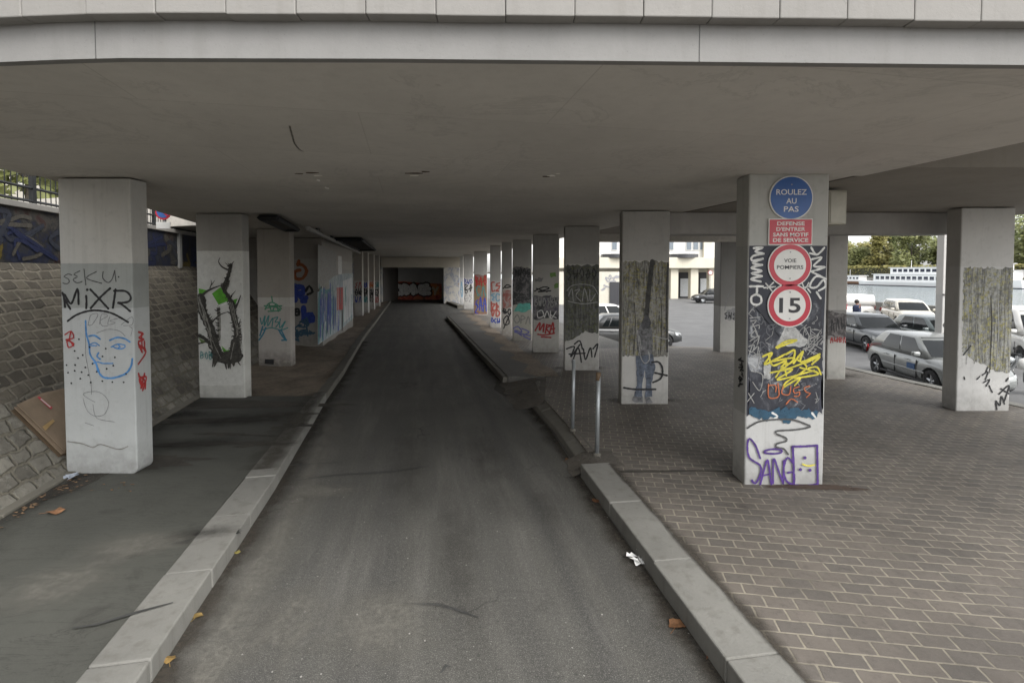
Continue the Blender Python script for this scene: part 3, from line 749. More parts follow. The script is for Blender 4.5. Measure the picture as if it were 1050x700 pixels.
# fascia beam and parapet, front faces following the curved edge
zb0 = ZS-.004; zb1 = V(525, 21.5, edge[4].y).z
def wall_along(L, off0, off1, z0, z1):
    return [(p.x, p.y+off0) for p in L]+[(p.x, p.y+off1) for p in reversed(L)]
mb = MB(); mb.prism(wall_along(edge, 0, .05, 0, 0), zb0, zb1+.05); mb.build('fascia_beam', M_fas, bd)
mb = MB()
for px in (118, 711):                                    # joints in the beam
    p = V(px, 40, 2.7); q = min(edge, key=lambda e: abs(e.x-p.x))
    yv = [a.y+(b.y-a.y)*(p.x-a.x)/(b.x-a.x) for a, b in zip(edge[:-1], edge[1:]) if a.x <= p.x <= b.x][0]
    MB().box((p.x, yv-.001, (zb0+zb1)/2), (.003, .004, zb1-zb0)).build('expansion_joint', plain('joint_grey', (.11, .11, .105), .9), bd)
mb = MB()
def yfas(x): return [a.y+(b.y-a.y)*(x-a.x)/(b.x-a.x) for a, b in zip(edge[:-1], edge[1:]) if a.x <= x <= b.x][0]
x = edge[0].x+.05; pw = .335
while x < edge[-1].x-pw:
    ja = rnd.uniform(-.003, .003)
    mb.prism([(x+.0012, yfas(x+.004)-.075+ja), (x+pw-.0012, yfas(x+pw-.004)-.075+ja), (x+pw-.0012, yfas(x+pw-.004)+.02), (x+.0012, yfas(x+.004)+.02)], zb1+rnd.uniform(-.003, .003), zb1+1.0)
    x += pw
mb.build('parapet_panels', M_par, bd, bevel=.006)
mb = MB(); mb.prism([(p.x, p.y+.0) for p in edge]+[(p.x, p.y+.2) for p in reversed(edge)], zb1+.06, zb1+.98); mb.build('parapet_core', M_par, bd)
# cross beam joining the second pillars, edge beams further off
def vbeam(px0, px1, y, z0, z1, d, name, mat):
    a, b = V(px0, 260, y), V(px1, 260, y)
    return MB().box(((a.x+b.x)/2, y+d/2, (z0+z1)/2), (b.x-a.x, d, z1-z0)).build(name, mat, bd, bevel=.012)
zcb = V(800, 240, 9.35).z
vbeam(680, 980, 9.36, zcb, ZS+.012, .5, 'cross_beam', concrete('beam_concrete', (.36, .345, .325)))
for yb in (15.0,):
    a, b = S(SR+.0, yb), S(11.7, yb)
    MB().box(((a.x+b.x)/2, yb, ZS-.05), (b.x-a.x, .4, .30)).build('cross_beam', M_sof2, bd, bevel=.012)
# spalled concrete at the slab joint
M_rust = dirt_mat('rusty_rebar', (.06, .035, .02), (.14, .10, .07)); M_brk = plain('broken_concrete', (.85, .82, .76), .9)
def spall(px, py, w, h, mat, name='spalled_patch', dz=.003):
    d = ray(px, py); t = (ZS-CAMZ)/d.z; c = Vector((d.x*t, d.y*t, ZS-dz)); pts = []
    for k in range(11):
        a = 2*math.pi*k/11; r = rnd.uniform(.55, 1.2)
        pts.append(c+Vector((w*r*math.cos(a), h*r*math.sin(a), 0)))
    return MB().mesh(pts+[p+Vector((0, 0, .012)) for p in pts], [list(range(11)), list(range(21, 10, -1))]+[[k, (k+1) % 11, 11+(k+1) % 11, 11+k] for k in range(11)]).build(name, mat, bd)
for px, py, w, h, m in ((307, 178, .055, .02, M_rust), (320, 177, .07, .03, M_rust), (325, 180, .05, .02, M_brk), (326, 185, .02, .05, M_brk), (335, 193, .02, .06, M_brk),
                        (424, 177.5, .12, .03, M_rust), (436, 176, .05, .03, M_rust), (425, 180, .06, .02, M_brk), (565, 180, .05, .03, M_brk), (560, 181, .04, .02, M_rust), (572, 178, .03, .02, M_brk)):
    spall(px, py, w, h, m, dz=.003+rnd.uniform(0, .004))
mb = MB(); pts = []
for px, py in ((297, 129), (300, 140), (302, 147), (307, 153), (311, 155)):
    d = ray(px, py); t = (ZS-CAMZ)/d.z; pts.append(Vector((d.x*t, d.y*t, ZS)))
stroke3(mb, pts, .011, (0, 0, -1), .002)
mb.build('crack', paint('crack_grey', (.16, .145, .125)), bd, recalc=False)
# tunnel end: header beam, side walls, back wall with a mural
YE = 39.0
pl, pr = V(391, 290, YE), V(455, 290, YE); pt = V(425, 274.3, YE).z; pR = V(471, 290, YE)
ew = thing('tunnel_portal', V(425, 306, YE), 'concrete portal framing the dark recess at the far end of the road', 'portal')
M_end = concrete('end_concrete', (.46, .42, .35))
MB().box(((pl.x+pR.x)/2-.6, YE+.4, (pt+ZS)/2), (pR.x-pl.x+1.4, .8, ZS-pt+.01)).build('lintel', M_end, ew, bevel=.02)
M_side = splat_mat('tagged_side_wall', [(.38, (.50, .47, .42)), (.5, (.46, .44, .40)), (.57, (.20, .24, .34)), (.6, (.48, .45, .42)), (.66, (.32, .22, .14)), (.72, (.12, .12, .12))], 2.2, (1, 1, .8), 6, 5)
MB().box(((pr.x+pR.x)/2, YE+.25, pt/2), (pR.x-pr.x, .5, pt-.003)).build('wall', M_side, ew)
MB().box((pl.x-5, YE+.25, ZS/2), (10, .5, ZS)).build('wall', M_side, ew)
MB().box((pR.x+.5, YE+2.2, ZS/2), (.5, 3.4, ZS)).build('wall', M_end, ew)
yb = 44.8
MB().box(((pl.x+pr.x)/2, (YE+yb)/2+.6, pt+.35), (7.4, yb-YE+.4, .3)).build('ceiling', M_end, ew)
MB().box(((pl.x+pr.x)/2, yb+.15, 1.9), (7.2, .3, 3.8)).build('back_wall', concrete('back_concrete', (.55, .55, .54)), ew)
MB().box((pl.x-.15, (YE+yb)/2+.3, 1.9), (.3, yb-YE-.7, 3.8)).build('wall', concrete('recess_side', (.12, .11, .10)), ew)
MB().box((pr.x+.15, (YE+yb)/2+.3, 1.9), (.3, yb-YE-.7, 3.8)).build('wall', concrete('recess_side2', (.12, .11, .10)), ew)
# mural: red ground, silver letters, orange end
def facepoly(mb, pts, Y, off): mb.poly([V(px, py, Y)+Vector((0, -off, 0)) for px, py in pts])
def mural_blob(parent, name, pts, Y, off, mat):
    mb = MB(); facepoly(mb, pts, Y, off); return mb.build(name, mat, parent, recalc=False)
mural_blob(ew, 'mural', [(396, 291), (402, 289), (414, 288.5), (430, 290), (453, 291), (453, 307), (440, 308), (400, 307), (395, 306)], yb, .02, splat_mat('mural_red', [(.36, (.02, .014, .012)), (.48, (.50, .08, .05)), (.56, (.60, .20, .09)), (.66, (.05, .02, .02))], 1.6, seed=2))
mural_blob(ew, 'mural', [(439, 292), (447, 291), (451, 294), (450, 302), (441, 304), (438, 298)], yb, .028, paint('mural_orange', (.65, .24, .07)))
sil = paint('mural_silver', (.8, .8, .78)); blk = paint('mural_black', (.02, .02, .022))
c0 = lambda a, b: (380+a/10, 255+b/10)
for w, m, off in ((.62, blk, .032), (.40, sil, .04)):
    mb = MB()
    for pl_ in ([(310, 390), (240, 375), (205, 410), (215, 455), (290, 460)], [(320, 460), (320, 400), (355, 380), (365, 455)], [(380, 450), (375, 385), (410, 430), (430, 375), (440, 455)], [(440, 380), (470, 440)], [(510, 385), (520, 450), (600, 455)], [(515, 390), (580, 375)], [(545, 420), (600, 410)]):
        stroke3(mb, [V(*c0(*q), yb) for q in pl_], w, (0, -1, 0), off, .1)
    mb.build('graffiti', m, ew, recalc=False)
mb = MB()
for pl_ in ([(640, 400), (665, 430), (690, 395)], [(665, 430), (660, 465)]): stroke3(mb, [V(*c0(*q), yb) for q in pl_], .2, (0, -1, 0), .045, .1)
mb.build('graffiti', paint('mural_cream', (.6, .5, .35)), ew, recalc=False)
kerb('kerb', [G(456, 308.5), G(475, 316)], .4, 1, M_kerbd, 1.5, h=.2)
# pipes and ceiling gratings over the left pavement
def SF(px, py, dz=0.0):
    d = ray(px, py); t = (ZS-dz-CAMZ)/d.z; return Vector((d.x*t, d.y*t, ZS-dz))
pp = thing('drain_pipe', SF(320, 236), 'long pale drain pipe hung under the soffit above the left pillars', 'pipe')
a, b = SF(316, 234, .1), SF(370, 260, .1)
M_pipe = plain('pipe_grey', (.30, .29, .27), .5)
MB().tube([a, b], .055, 10).build('pipe', M_pipe, pp, smooth=False)
for k in range(6):
    c = a+(b-a)*(k+.5)/6; MB().box((c.x, c.y, ZS-.05), (.05, .16, .12)).build('bracket', M_rail, pp)
for gi, (q, lab) in enumerate(((((266, 220), (284, 220), (306, 233), (292, 233)), 'dark slatted grating in the soffit between the tree mural pillar and the block'),
           (((343, 243.5), (371, 243.5), (385, 255), (368, 255)), 'dark slatted grating in the soffit further down beyond the pale pipe'))):
    P = [SF(*z) for z in q]; c = sum(P, Vector())/4
    gt = thing('ceiling_grating', c, lab, 'grating')
    mb = MB()
    for k in range(4): mb.tube([P[k]-Vector((0, 0, .06)), P[(k+1) % 4]-Vector((0, 0, .06))], .05, 4)
    mb.build('frame', M_rail, gt)
    MB().mesh([p-Vector((0, 0, .006)) for p in P], [(0, 1, 2, 3)]).build('opening', plain('recess_shade_black', (.012, .012, .012), .95), gt)  # flat black face painted as the shade inside the recess
    mb = MB()
    for k in range(1, 9):
        f = k/9; mb.tube([P[0]+(P[3]-P[0])*f-Vector((0, 0, .05)), P[1]+(P[2]-P[1])*f-Vector((0, 0, .05))], .022, 4)
    mb.build('slats', plain('slat_grey', (.09, .085, .08), .6), gt)
# roof edge gutter light strip left of the slab is plain sky; box hung beside the sign pillar
bx = thing('junction_box', V(862, 212, 6.6), 'beige metal box hung under the soffit just right of the sign pillar', 'box')
a, b = V(850, 195, 6.6), V(868, 230, 6.6)
MB().box(((a.x+b.x)/2, 6.75, (a.z+b.z)/2), (b.x-a.x, .3, a.z-b.z)).build('casing', plain('box_beige', (.42, .40, .33), .5), bx, bevel=.012)
MB().box(((a.x+b.x)/2, 6.597, (a.z+b.z)/2), (b.x-a.x-.05, .008, a.z-b.z-.05)).build('lid', plain('box_lid', (.45, .43, .36), .45), bx)
MB().tube([((a.x+b.x)/2-.05, 6.75, a.z-.02), ((a.x+b.x)/2-.05, 6.75, ZS+.03)], .03, 8).build('hanger', M_rail, bx)
# ------------------------------------------------------------------ pillars
FN = Vector((0, -1, 0))
class Pillar:
    br = 1.38
    def __init__(self, label, xl, xr, yb, bands, zg=None, thick=.25, group='pillars carrying the bridge', top=None, grime=.4, depth=None, foot=0.0):
        zg = ZP if zg is None else zg
        Y = G(xl, yb, zg).y if depth is None else depth
        ym = 278+(yb-278)*.35
        self.Y = Y; self.x0, self.x1 = V(xl, ym, Y).x, V(xr, ym, Y).x
        self.xc = (self.x0+self.x1)/2; self.zg = zg
        self.o = thing('pillar', (self.xc, Y, zg), label, 'pillar', group)
        zt = (ZS+.004 if top is None else top)
        bz = [(0, bands[-1][1])]
        # bands given top-down as (pixel y where the coat ends, colour)
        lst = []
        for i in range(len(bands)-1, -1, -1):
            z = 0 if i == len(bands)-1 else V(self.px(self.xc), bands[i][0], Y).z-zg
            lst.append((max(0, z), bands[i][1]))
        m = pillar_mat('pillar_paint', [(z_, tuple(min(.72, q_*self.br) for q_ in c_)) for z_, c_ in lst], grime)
        if foot:
            P = [(self.x0, zt), (self.x0, zg+foot)]+[(self.x0+foot-foot*math.cos(k*math.pi/10), zg+foot-foot*math.sin(k*math.pi/10)) for k in range(1, 6)]
            P += [(self.x1+self.x0-x_, z_) for x_, z_ in reversed(P)]
            n_ = len(P); vs = [Vector((x_, Y, z_)) for x_, z_ in P]+[Vector((x_, Y+thick, z_)) for x_, z_ in P]
            self.body = MB().mesh(vs, [list(range(n_)), list(range(2*n_-1, n_-1, -1))]+[[k, (k+1) % n_, n_+(k+1) % n_, n_+k] for k in range(n_)]).build('shaft', m, self.o, bevel=.012, seg=2)
        else: self.body = MB().box((self.xc, Y+thick/2, (zg-.05+zt)/2), (self.x1-self.x0, thick, zt-zg+.05)).build('shaft', m, self.o, bevel=.02, seg=3)
        self.k = 0
    def px(self, x): return 525+FPX*x/self.Y
    def off(self): self.k += 1; return .0015+.0007*self.k
    def panel(self, pts, mat, name='painted_panel', ragged=0.0, seed=1, label=None):
        rr = random.Random(seed); out = []
        n = len(pts)
        for i in range(n):
            a, b = pts[i], pts[(i+1) % n]
            jag = ragged if (len(a) < 3 or a[2]) else 0
            L = math.hypot(b[0]-a[0], b[1]-a[1]); m = max(1, int(L/2.2)) if jag else 1
            for j in range(m):
                t = j/m; q = [a[0]+(b[0]-a[0])*t, a[1]+(b[1]-a[1])*t]
                if jag and j: q[0] += rr.uniform(-jag, jag)*.5; q[1] += rr.uniform(-jag, jag)
                p = V(q[0], q[1], self.Y); p.x = min(max(p.x, self.x0+.012), self.x1-.012)
                out.append(p)
        off = self.off()
        mb = MB().poly([p+FN*off for p in out])
        o = mb.build(name, mat, self.o, recalc=False)
        if label: o['label'] = label
        return o
    def strokes(self, lines, w, mat, conv=None, name='graffiti', taper=False, clip=True):
        """w in photo pixels"""
        mb = MB(); off = self.off(); wm = w*self.Y/FPX
        for L in lines:
            P = []
            for q in L:
                q = conv(*q) if conv else q
                p = V(q[0], q[1], self.Y)
                if clip: p.x = min(max(p.x, self.x0+wm*.5+.01), self.x1-wm*.5-.01)
                P.append(p)
            stroke3(mb, P, wm, FN, off, taper=taper)
        return mb.build(name, mat, self.o, recalc=False)
    def dots(self, pts, r, mat, conv=None):
        return self.strokes([[p] for p in pts], r*2, mat, conv)
    def scrib(self, seed, x0, y0, x1, y1, n, w, mat, loops=True):
        """letter-like tags inside a pixel box"""
        rr = random.Random(seed); L = []; dx = (x1-x0)/n
        for i in range(n):
            cx = x0+dx*(i+.5); a = []
            kind = rr.choice('ABCDEF'); h = (y1-y0)/2; cy = (y0+y1)/2+rr.uniform(-.15, .15)*h
            P = {'A': [(-.5, 1), (0, -1), (.5, 1)], 'B': [(-.5, -1), (-.4, 1), (.5, .5), (-.3, 0), (.4, -.6), (-.5, -.9)], 'C': [(.5, -.8), (-.2, -1), (-.5, 0), (-.1, 1), (.5, .7)],
                 'D': [(-.5, -1), (-.4, .8), (0, 0), (.3, .9), (.5, -1)], 'E': [(.5, -.9), (-.4, -.6), (.4, .1), (-.4, .9), (.2, 1)], 'F': [(-.5, .2), (0, -1), (.5, .1), (0, 1), (-.4, .1)]}[kind]
            L.append([(cx+q[0]*dx*.62+rr.uniform(-.12, .12)*dx, cy+q[1]*h+rr.uniform(-.2, .2)*h) for q in P])
            if rr.random() < .4: L.append([(cx-dx*.4, cy+rr.uniform(-.3, .3)*h), (cx+dx*.5, cy+rr.uniform(-.3, .3)*h)])
        return self.strokes(L, w, mat)
BR = 1.3
g_w = (.50, .50, .48); g_p = (.40, .405, .395); g_g = (.32, .32, .305); g_t = (.36, .355, .335)
P_blk = paint('spray_black', (.018, .018, .02)); P_gry = paint('spray_grey', (.22, .22, .22)); P_blu = paint('spray_blue', (.07, .24, .52))
P_red = paint('spray_red', (.36, .03, .03)); P_wht = paint('spray_white', (.66, .66, .64)); P_yel = paint('spray_yellow', (.66, .58, .06))
P_org = paint('spray_orange', (.50, .14, .05)); P_pur = paint('spray_purple', (.075, .03, .20)); P_tea = paint('spray_teal', (.05, .22, .22))
P_grn = paint('spray_green', (.09, .33, .025)); P_nav = paint('spray_navy', (.03, .06, .32)); P_bark = paint('painted_bark', (.045, .042, .036), .7, .6)
P_brkg = paint('painted_bark_grey', (.22, .215, .19), .7, .5); P_lgr = paint('spray_pale_grey', (.33, .33, .32)); P_dteal = paint('spray_petrol', (.02, .075, .13)); P_turq = paint('spray_turquoise', (.10, .36, .30))
def crop(x0, y0, s): return lambda a, b: (x0+a/s, y0+b/s)
# ---- L1: the near left pillar with the blue face
Pillar.br = 1.05
L1 = Pillar('white near left pillar bearing a blue line drawing of a face under the word MIXR', 64, 137.5, 486, [(270.5, (.50, .49, .46)), (317, (.32, .335, .32)), (900, (.43, .445, .44))], thick=.27, foot=.075)
c = crop(55, 265, 5.181)
L1.strokes([[(97, 88), (78, 82), (56, 96), (78, 108), (84, 124), (70, 135), (50, 130)], [(140, 66), (108, 84), (128, 96), (104, 112), (126, 130), (152, 122)], [(162, 56), (172, 140)], [(228, 70), (176, 104), (256, 132)],
            [(264, 70), (262, 104), (290, 128), (312, 108), (325, 64)], [(325, 64), (332, 122)]], .95, paint('spray_dark_grey', (.07, .07, .072)), c)
L1.dots([(346, 98)], .7, P_blk, c)
L1.strokes([[(42, 182), (60, 215), (90, 268)], [(62, 258), (58, 190), (94, 240), (128, 162), (134, 242)], [(174, 198), (176, 230), (174, 264)], [(196, 164), (240, 210), (292, 266)], [(302, 158), (250, 205), (198, 264)],
            [(330, 164), (324, 210), (316, 262)], [(322, 172), (384, 174), (422, 206), (396, 230), (344, 236)], [(346, 234), (372, 250), (408, 280)]], 2.1, P_blk, c)
L1.dots([(180, 166)], 1.3, P_blk, c)
L1.strokes([[(76, 332), (130, 296), (215, 275), (310, 290), (398, 338)]], 1.9, P_blk, c)
L1.strokes([[(170, 330), (172, 440), (174, 520), (200, 660), (203, 720)], [(185, 352), (200, 300), (238, 296), (205, 352), (184, 352)], [(245, 350), (258, 296), (290, 304), (250, 330), (262, 358), (290, 356)], [(300, 310), (290, 350), (330, 340), (300, 330), (350, 316)],
            [(360, 352), (420, 310), (432, 350), (372, 356)], [(230, 396), (290, 376), (350, 384), (382, 412)], [(412, 410), (425, 372), (405, 360)]], .5, P_gry, c)
L1.strokes([[(172, 330), (176, 400), (190, 452), (197, 510), (228, 556), (236, 600)]], 1.5, P_blu, c)
L1.strokes([[(236, 580), (248, 612), (274, 632), (325, 632), (385, 610), (414, 570), (430, 532)]], 1.8, P_blu, c)
L1.strokes([[(242, 500), (232, 518), (250, 534)], [(300, 434), (340, 419), (380, 425), (408, 443)], [(190, 412), (220, 408), (250, 428)]], 1.5, P_blu, c)
L1.strokes([[(308, 470), (342, 454), (382, 460), (374, 476), (340, 478), (318, 466)], [(195, 456), (222, 446), (246, 462)], [(200, 462), (232, 462)], [(210, 556), (240, 548), (262, 556), (318, 556)], [(346, 458), (356, 468), (346, 474)]], 1.1, P_blu, c)
L1.dots([(138, 428), (115, 490), (133, 528), (158, 512), (72, 565), (118, 565), (80, 605), (115, 595), (152, 602), (172, 577), (145, 637), (97, 661), (187, 618), (200, 657), (262, 650), (315, 655), (375, 656), (388, 612), (285, 585), (320, 568), (328, 524), (263, 519), (280, 478), (195, 470), (210, 558), (232, 600)], .85, P_blk, c)
L1.strokes([[(64, 404), (96, 386), (110, 420), (70, 430)], [(70, 432), (112, 452), (84, 472), (74, 440)], [(95, 390), (88, 430), (110, 462)]], 1.3, P_red, c)
L1.strokes([[(c(0, 0)[0]+43, 412), (86, 404), (96, 401), (105, 403), (112, 412), (108, 424), (98, 426), (90, 420), (86, 408)], [(96, 414), (100, 428), (118, 432)], [(88, 433), (97, 436)]], .45, P_gry)
L1.strokes([[(70, 452), (84, 454), (96, 458), (104, 455), (122, 460), (132, 457)]], .8, paint('scuff_grey', (.22, .21, .19)))
mb = MB(); X1 = L1.x1
for L in ([(450, 390), (475, 400), (452, 420), (478, 430), (450, 440)], [(465, 395), (468, 470)], [(448, 450), (470, 500), (452, 460), (488, 495), (448, 560)], [(480, 440), (482, 490)], [(452, 470), (484, 480)],
          [(448, 610), (470, 680), (452, 640), (490, 630), (470, 700)], [(450, 625), (482, 650), (484, 690)], [(480, 610), (460, 690), (476, 660)]):
    P = []
    for q in L:
        px, py = c(*q); p = VX(px, py, X1); p.y = min(max(p.y, L1.Y+.03), L1.Y+.25); P.append(p)
    stroke3(mb, P, .022, (1, 0, 0), .003+.0006*len(mb.f)/50)
mb.build('graffiti', P_red, L1.o, recalc=False)
# ---- L2: painted bare tree
Pillar.br = 1.3
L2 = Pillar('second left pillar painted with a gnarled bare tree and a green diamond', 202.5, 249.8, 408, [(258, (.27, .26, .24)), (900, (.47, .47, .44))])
c = crop(195, 250, 5.0)
L2.panel([(202, 259, 1), (249.5, 259, 1), (249.5, 395, 1), (202, 395, 1)], paint('mural_ground', (.55, .55, .52), .6, .08), 'mural_ground', .5, 3)
def tree_strokes(): 
    yield [(145, 325), (150, 400), (148, 490)], 2.8, P_brkg, False
    yield [(195, 190), (190, 215), (172, 235)], 2.6, P_brkg, False
    yield [(48, 285), (66, 350), (100, 420), (124, 500), (150, 585)], 7.4, P_bark, False
    yield [(44, 268), (60, 330), (90, 400), (116, 470)], 5.4, P_bark, False
    yield [(212, 300), (222, 360), (240, 440), (234, 510), (206, 590)], 5.2, P_bark, False
    yield [(248, 420), (256, 480), (250, 545), (225, 590)], 3.2, P_brkg, False
    yield [(110, 520), (150, 560), (200, 590), (250, 575)], 6.0, P_bark, False
    yield [(116, 560), (150, 590), (190, 605), (246, 592), (268, 572)], 3.6, P_bark, False
    yield [(218, 330), (206, 284), (176, 236), (176, 215), (198, 160), (210, 108)], 3.0, P_bark, False
    yield [(200, 135), (166, 118), (148, 92), (156, 70)], 1.9, P_bark, True
    yield [(208, 112), (194, 98)], 1.3, P_bark, True
    yield [(208, 112), (228, 88)], 1.3, P_bark, True
    yield [(206, 118), (180, 96)], 1.1, P_bark, True
    yield [(50, 276), (84, 246), (118, 228), (156, 214)], 2.8, P_bark, True
    yield [(104, 226), (112, 200), (108, 182)], 1.1, P_bark, True
    yield [(112, 210), (130, 186)], 1.0, P_bark, True
    yield [(222, 352), (246, 306), (272, 262)], 2.4, P_bark, True
    yield [(212, 268), (236, 240)], 1.3, P_bark, True
    yield [(112, 402), (158, 362), (206, 346)], 1.7, P_bark, True
    yield [(40, 468), (84, 490), (128, 536)], 3.0, P_bark, False
    yield [(46, 510), (76, 504), (96, 500)], 1.6, P_bark, True
    yield [(242, 444), (254, 406), (280, 400)], 1.8, P_bark, True
    yield [(254, 410), (262, 384)], 1.1, P_bark, True
    yield [(238, 470), (216, 470)], 1.2, P_bark, True
    yield [(128, 575), (118, 630)], 2.6, P_bark, True
    yield [(182, 600), (190, 642)], 2.6, P_bark, True
    yield [(208, 600), (210, 640)], 2.2, P_bark, True
    yield [(240, 590), (262, 622)], 2.0, P_bark, True
L2.panel([c(112, 255), c(155, 222), c(205, 288), c(146, 312)], P_grn, 'painted_diamond')
L2.panel([c(44, 228), c(88, 238), c(60, 258), c(46, 254)], P_grn, 'painted_diamond')
L2.panel([c(222, 286), c(244, 280), c(232, 312), c(222, 322)], P_grn, 'painted_diamond')
L2.panel([c(160, 520), c(186, 545), c(212, 540), c(214, 500), c(236, 560), c(180, 572)], P_grn, 'painted_leaf')
L2.panel([c(42, 480), c(60, 490), c(88, 502), c(60, 512)], paint('dull_green', (.12, .2, .06)), 'painted_leaf')
for pts, w, m, tp in tree_strokes(): L2.strokes([pts], w*(1.18 if w > 2.2 else 1.05), m, c, 'painted_tree', tp)
rr = random.Random(21); tw = []
for pts, w, m, tp in tree_strokes():
    if w < 2.3 or tp: continue
    for (ax_, ay_), (bx_, by_) in zip(pts[:-1], pts[1:]):
        for k in range(7):
            f = rr.random(); x_, y_ = ax_+(bx_-ax_)*f, ay_+(by_-ay_)*f; sd = rr.choice((-1, 1)); l_ = w*rr.uniform(2.6, 4.2)+rr.uniform(0, 8)
            tw.append([(x_, y_), (x_+sd*l_*.7, y_-l_*.15), (x_+sd*l_, y_-l_*rr.uniform(-.2, .7))])
L2.strokes(tw, 1.7, P_bark, c, 'painted_tree', True)
for k in range(3):
    hl_ = [[(q[0]+rr.uniform(-14, 14), q[1]) for q in pts] for pts, w, m, tp in tree_strokes() if w > 4 and not tp]
    L2.strokes(hl_, .7, P_brkg, c, 'painted_tree')
L2.panel([c(112, 470)+(1,), c(140, 520)+(1,), c(170, 556)+(1,), c(206, 548)+(1,), c(216, 490)+(1,), c(250, 468)+(1,), c(268, 560)+(1,), c(262, 600)+(1,), c(236, 606)+(1,), c(226, 628)+(1,), c(212, 606)+(1,), c(204, 640)+(1,), c(192, 608)+(1,), c(150, 598)+(1,), c(126, 632)+(1,), c(124, 590)+(1,), c(106, 570)+(1,), c(120, 540)+(1,)], P_bark, 'painted_tree', 1.0, 8)
L2.scrib(4, 206, 360, 219, 368, 3, .7, P_tea)
L2.strokes([[(140, 318), (146, 322), (202, 300)]], .8, P_wht, c)
# ---- L3
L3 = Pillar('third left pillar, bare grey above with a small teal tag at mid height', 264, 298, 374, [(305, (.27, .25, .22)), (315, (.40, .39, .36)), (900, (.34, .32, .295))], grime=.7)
c = crop(195, 250, 5.0)
L3.strokes([[(384, 336), (398, 310), (420, 300), (446, 312), (468, 332)], [(388, 330), (430, 322), (462, 340), (400, 346)], [(418, 270), (422, 296)], [(404, 306), (420, 346), (440, 308), (452, 346)], [(380, 318), (470, 318)]], 1.2, paint('tag_green', (.06, .24, .14)), c)
L3.strokes([[(360, 380), (368, 412), (384, 368), (380, 420), (400, 372)], [(404, 368), (398, 420), (424, 380), (420, 424)], [(430, 380), (450, 376), (436, 400), (456, 402), (440, 426)], [(462, 384), (460, 430), (488, 396), (470, 438), (500, 430)], [(372, 440), (420, 430), (470, 446)]], 1.1, P_tea, c)
L3.strokes([[(388, 430), (374, 462), (352, 492)], [(372, 424), (358, 470)], [(454, 440), (474, 474), (494, 494)], [(466, 440), (492, 492)], [(470, 494), (494, 492)]], 1.5, paint('tag_blue_green', (.03, .17, .25)), c)
L3.panel([c(384, 590), c(430, 592), c(428, 618), c(382, 614)], P_blk, 'painted_patch')
# ---- block between the left pillars
bk0, bk1 = V(302, 353, G(314, 353, KH).y), V(326, 353, G(326, 355, KH).y)
YB = bk0.y; YB2 = G(362, 333, KH).y; X0, Xa = bk0.x-2.2, bk1.x; Xb = V(362, 333, YB2).x
gb = thing('service_block', (Xa, YB, KH), 'concrete service block with white and blue dripping paint on its long side', 'block')
ztb = ZS-.10
mbk = pillar_mat('block_paint', [(0, (.38, .365, .335)), (2.4, (.42, .40, .365)), (2.75, (.36, .335, .30))])
MB().prism([(X0, YB), (Xa, YB), (Xb, YB2), (X0, YB2)], KH-.1, ZS+.003).build('walls', mbk, gb)
nside = Vector((YB2-YB, -(Xb-Xa), 0)).normalized()
def SP(px, py, off=.004):
    d = ray(px, py); a = Vector((Xa, YB, 0)); t = (a-Vector((0, 0, CAMZ))).dot(nside)/d.dot(nside)
    return Vector((0, 0, CAMZ))+d*t+nside*off
M_drip = splat_mat('dripping_paint', [(.32, (.04, .07, .16)), (.40, (.25, .30, .38)), (.46, (.52, .55, .55)), (.50, (.12, .20, .20)), (.55, (.50, .53, .52)), (.62, (.08, .13, .28)), (.70, (.45, .46, .46))], 2.2, (2.6, 2.6, .3), 5, 8)
def sidepanel(pts, mat, off, name='painted_panel'):
    return MB().poly([SP(px, py, off) for px, py in pts]).build(name, mat, gb, recalc=False)
c = crop(300, 240, 5.83)
sidepanel([c(148, 345), c(215, 330), c(218, 260), c(300, 235), c(360, 235), c(362, 500), c(300, 560), c(150, 662)], M_drip, .004)
sidepanel([c(150, 60), c(260, 110), c(262, 240), c(150, 330)], paint('block_grey_coat', (.27, .265, .25)), .006)
sidepanel([c(270, 130), c(292, 132), c(294, 240), c(272, 240)], P_wht, .008)
sidepanel([c(300, 280), c(352, 260), c(356, 480), c(306, 530)], splat_mat('white_drips', [(.35, (.6, .6, .58)), (.55, (.52, .52, .52)), (.62, (.35, .38, .45)), (.7, (.6, .6, .6))], 1.4, (2.8, 2.8, .4), 5, 4), .008)
sidepanel([c(262, 320), c(300, 318), c(300, 452), c(262, 455)], P_red, .010)
for x_ in (270, 292): sidepanel([c(x_, 450), c(x_+6, 450), c(x_+6, 575), c(x_, 580)], P_blk if x_ == 292 else P_nav, .012)
rr = random.Random(33)
for m, nn_, w_ in ((P_nav, 26, .09), (P_tea, 14, .08), (P_wht, 10, .06), (P_blk, 7, .04)):
    mb = MB()
    for k in range(nn_):
        a = rr.uniform(155, 355) if m is not P_nav else rr.uniform(155, 255); y0_ = rr.uniform(300, 400); y1_ = min(y0_+rr.uniform(80, 260), 650-(a-150)*.68)
        stroke3(mb, [SP(*c(a, y0_), .012), SP(*c(a+rr.uniform(-2, 2), (y0_+y1_)/2), .012), SP(*c(a, y1_), .012)], w_*rr.uniform(.5, 1.3), nside, .002+k*.0003, .1)
    mb.build('graffiti', m, gb, recalc=False)
mb = MB()
for L in ([(155, 640), (158, 360), (200, 345), (228, 360), (225, 590)], [(178, 370), (176, 630)], [(205, 365), (202, 600)]):
    stroke3(mb, [SP(*c(*q), .011) for q in L], .12, nside, .002, .1)
mb.build('graffiti', P_tea, gb, recalc=False)
mb = MB()
for L in ([(30, 180), (60, 185), (85, 220), (60, 265), (20, 265), (15, 225), (45, 215)], [(38, 160), (32, 185)]):
    stroke3(mb, [V(*c(*q), YB) for q in L], .10, FN, .004, .1)
mb.build('graffiti', paint('dull_orange', (.30, .09, .03)), gb, recalc=False)
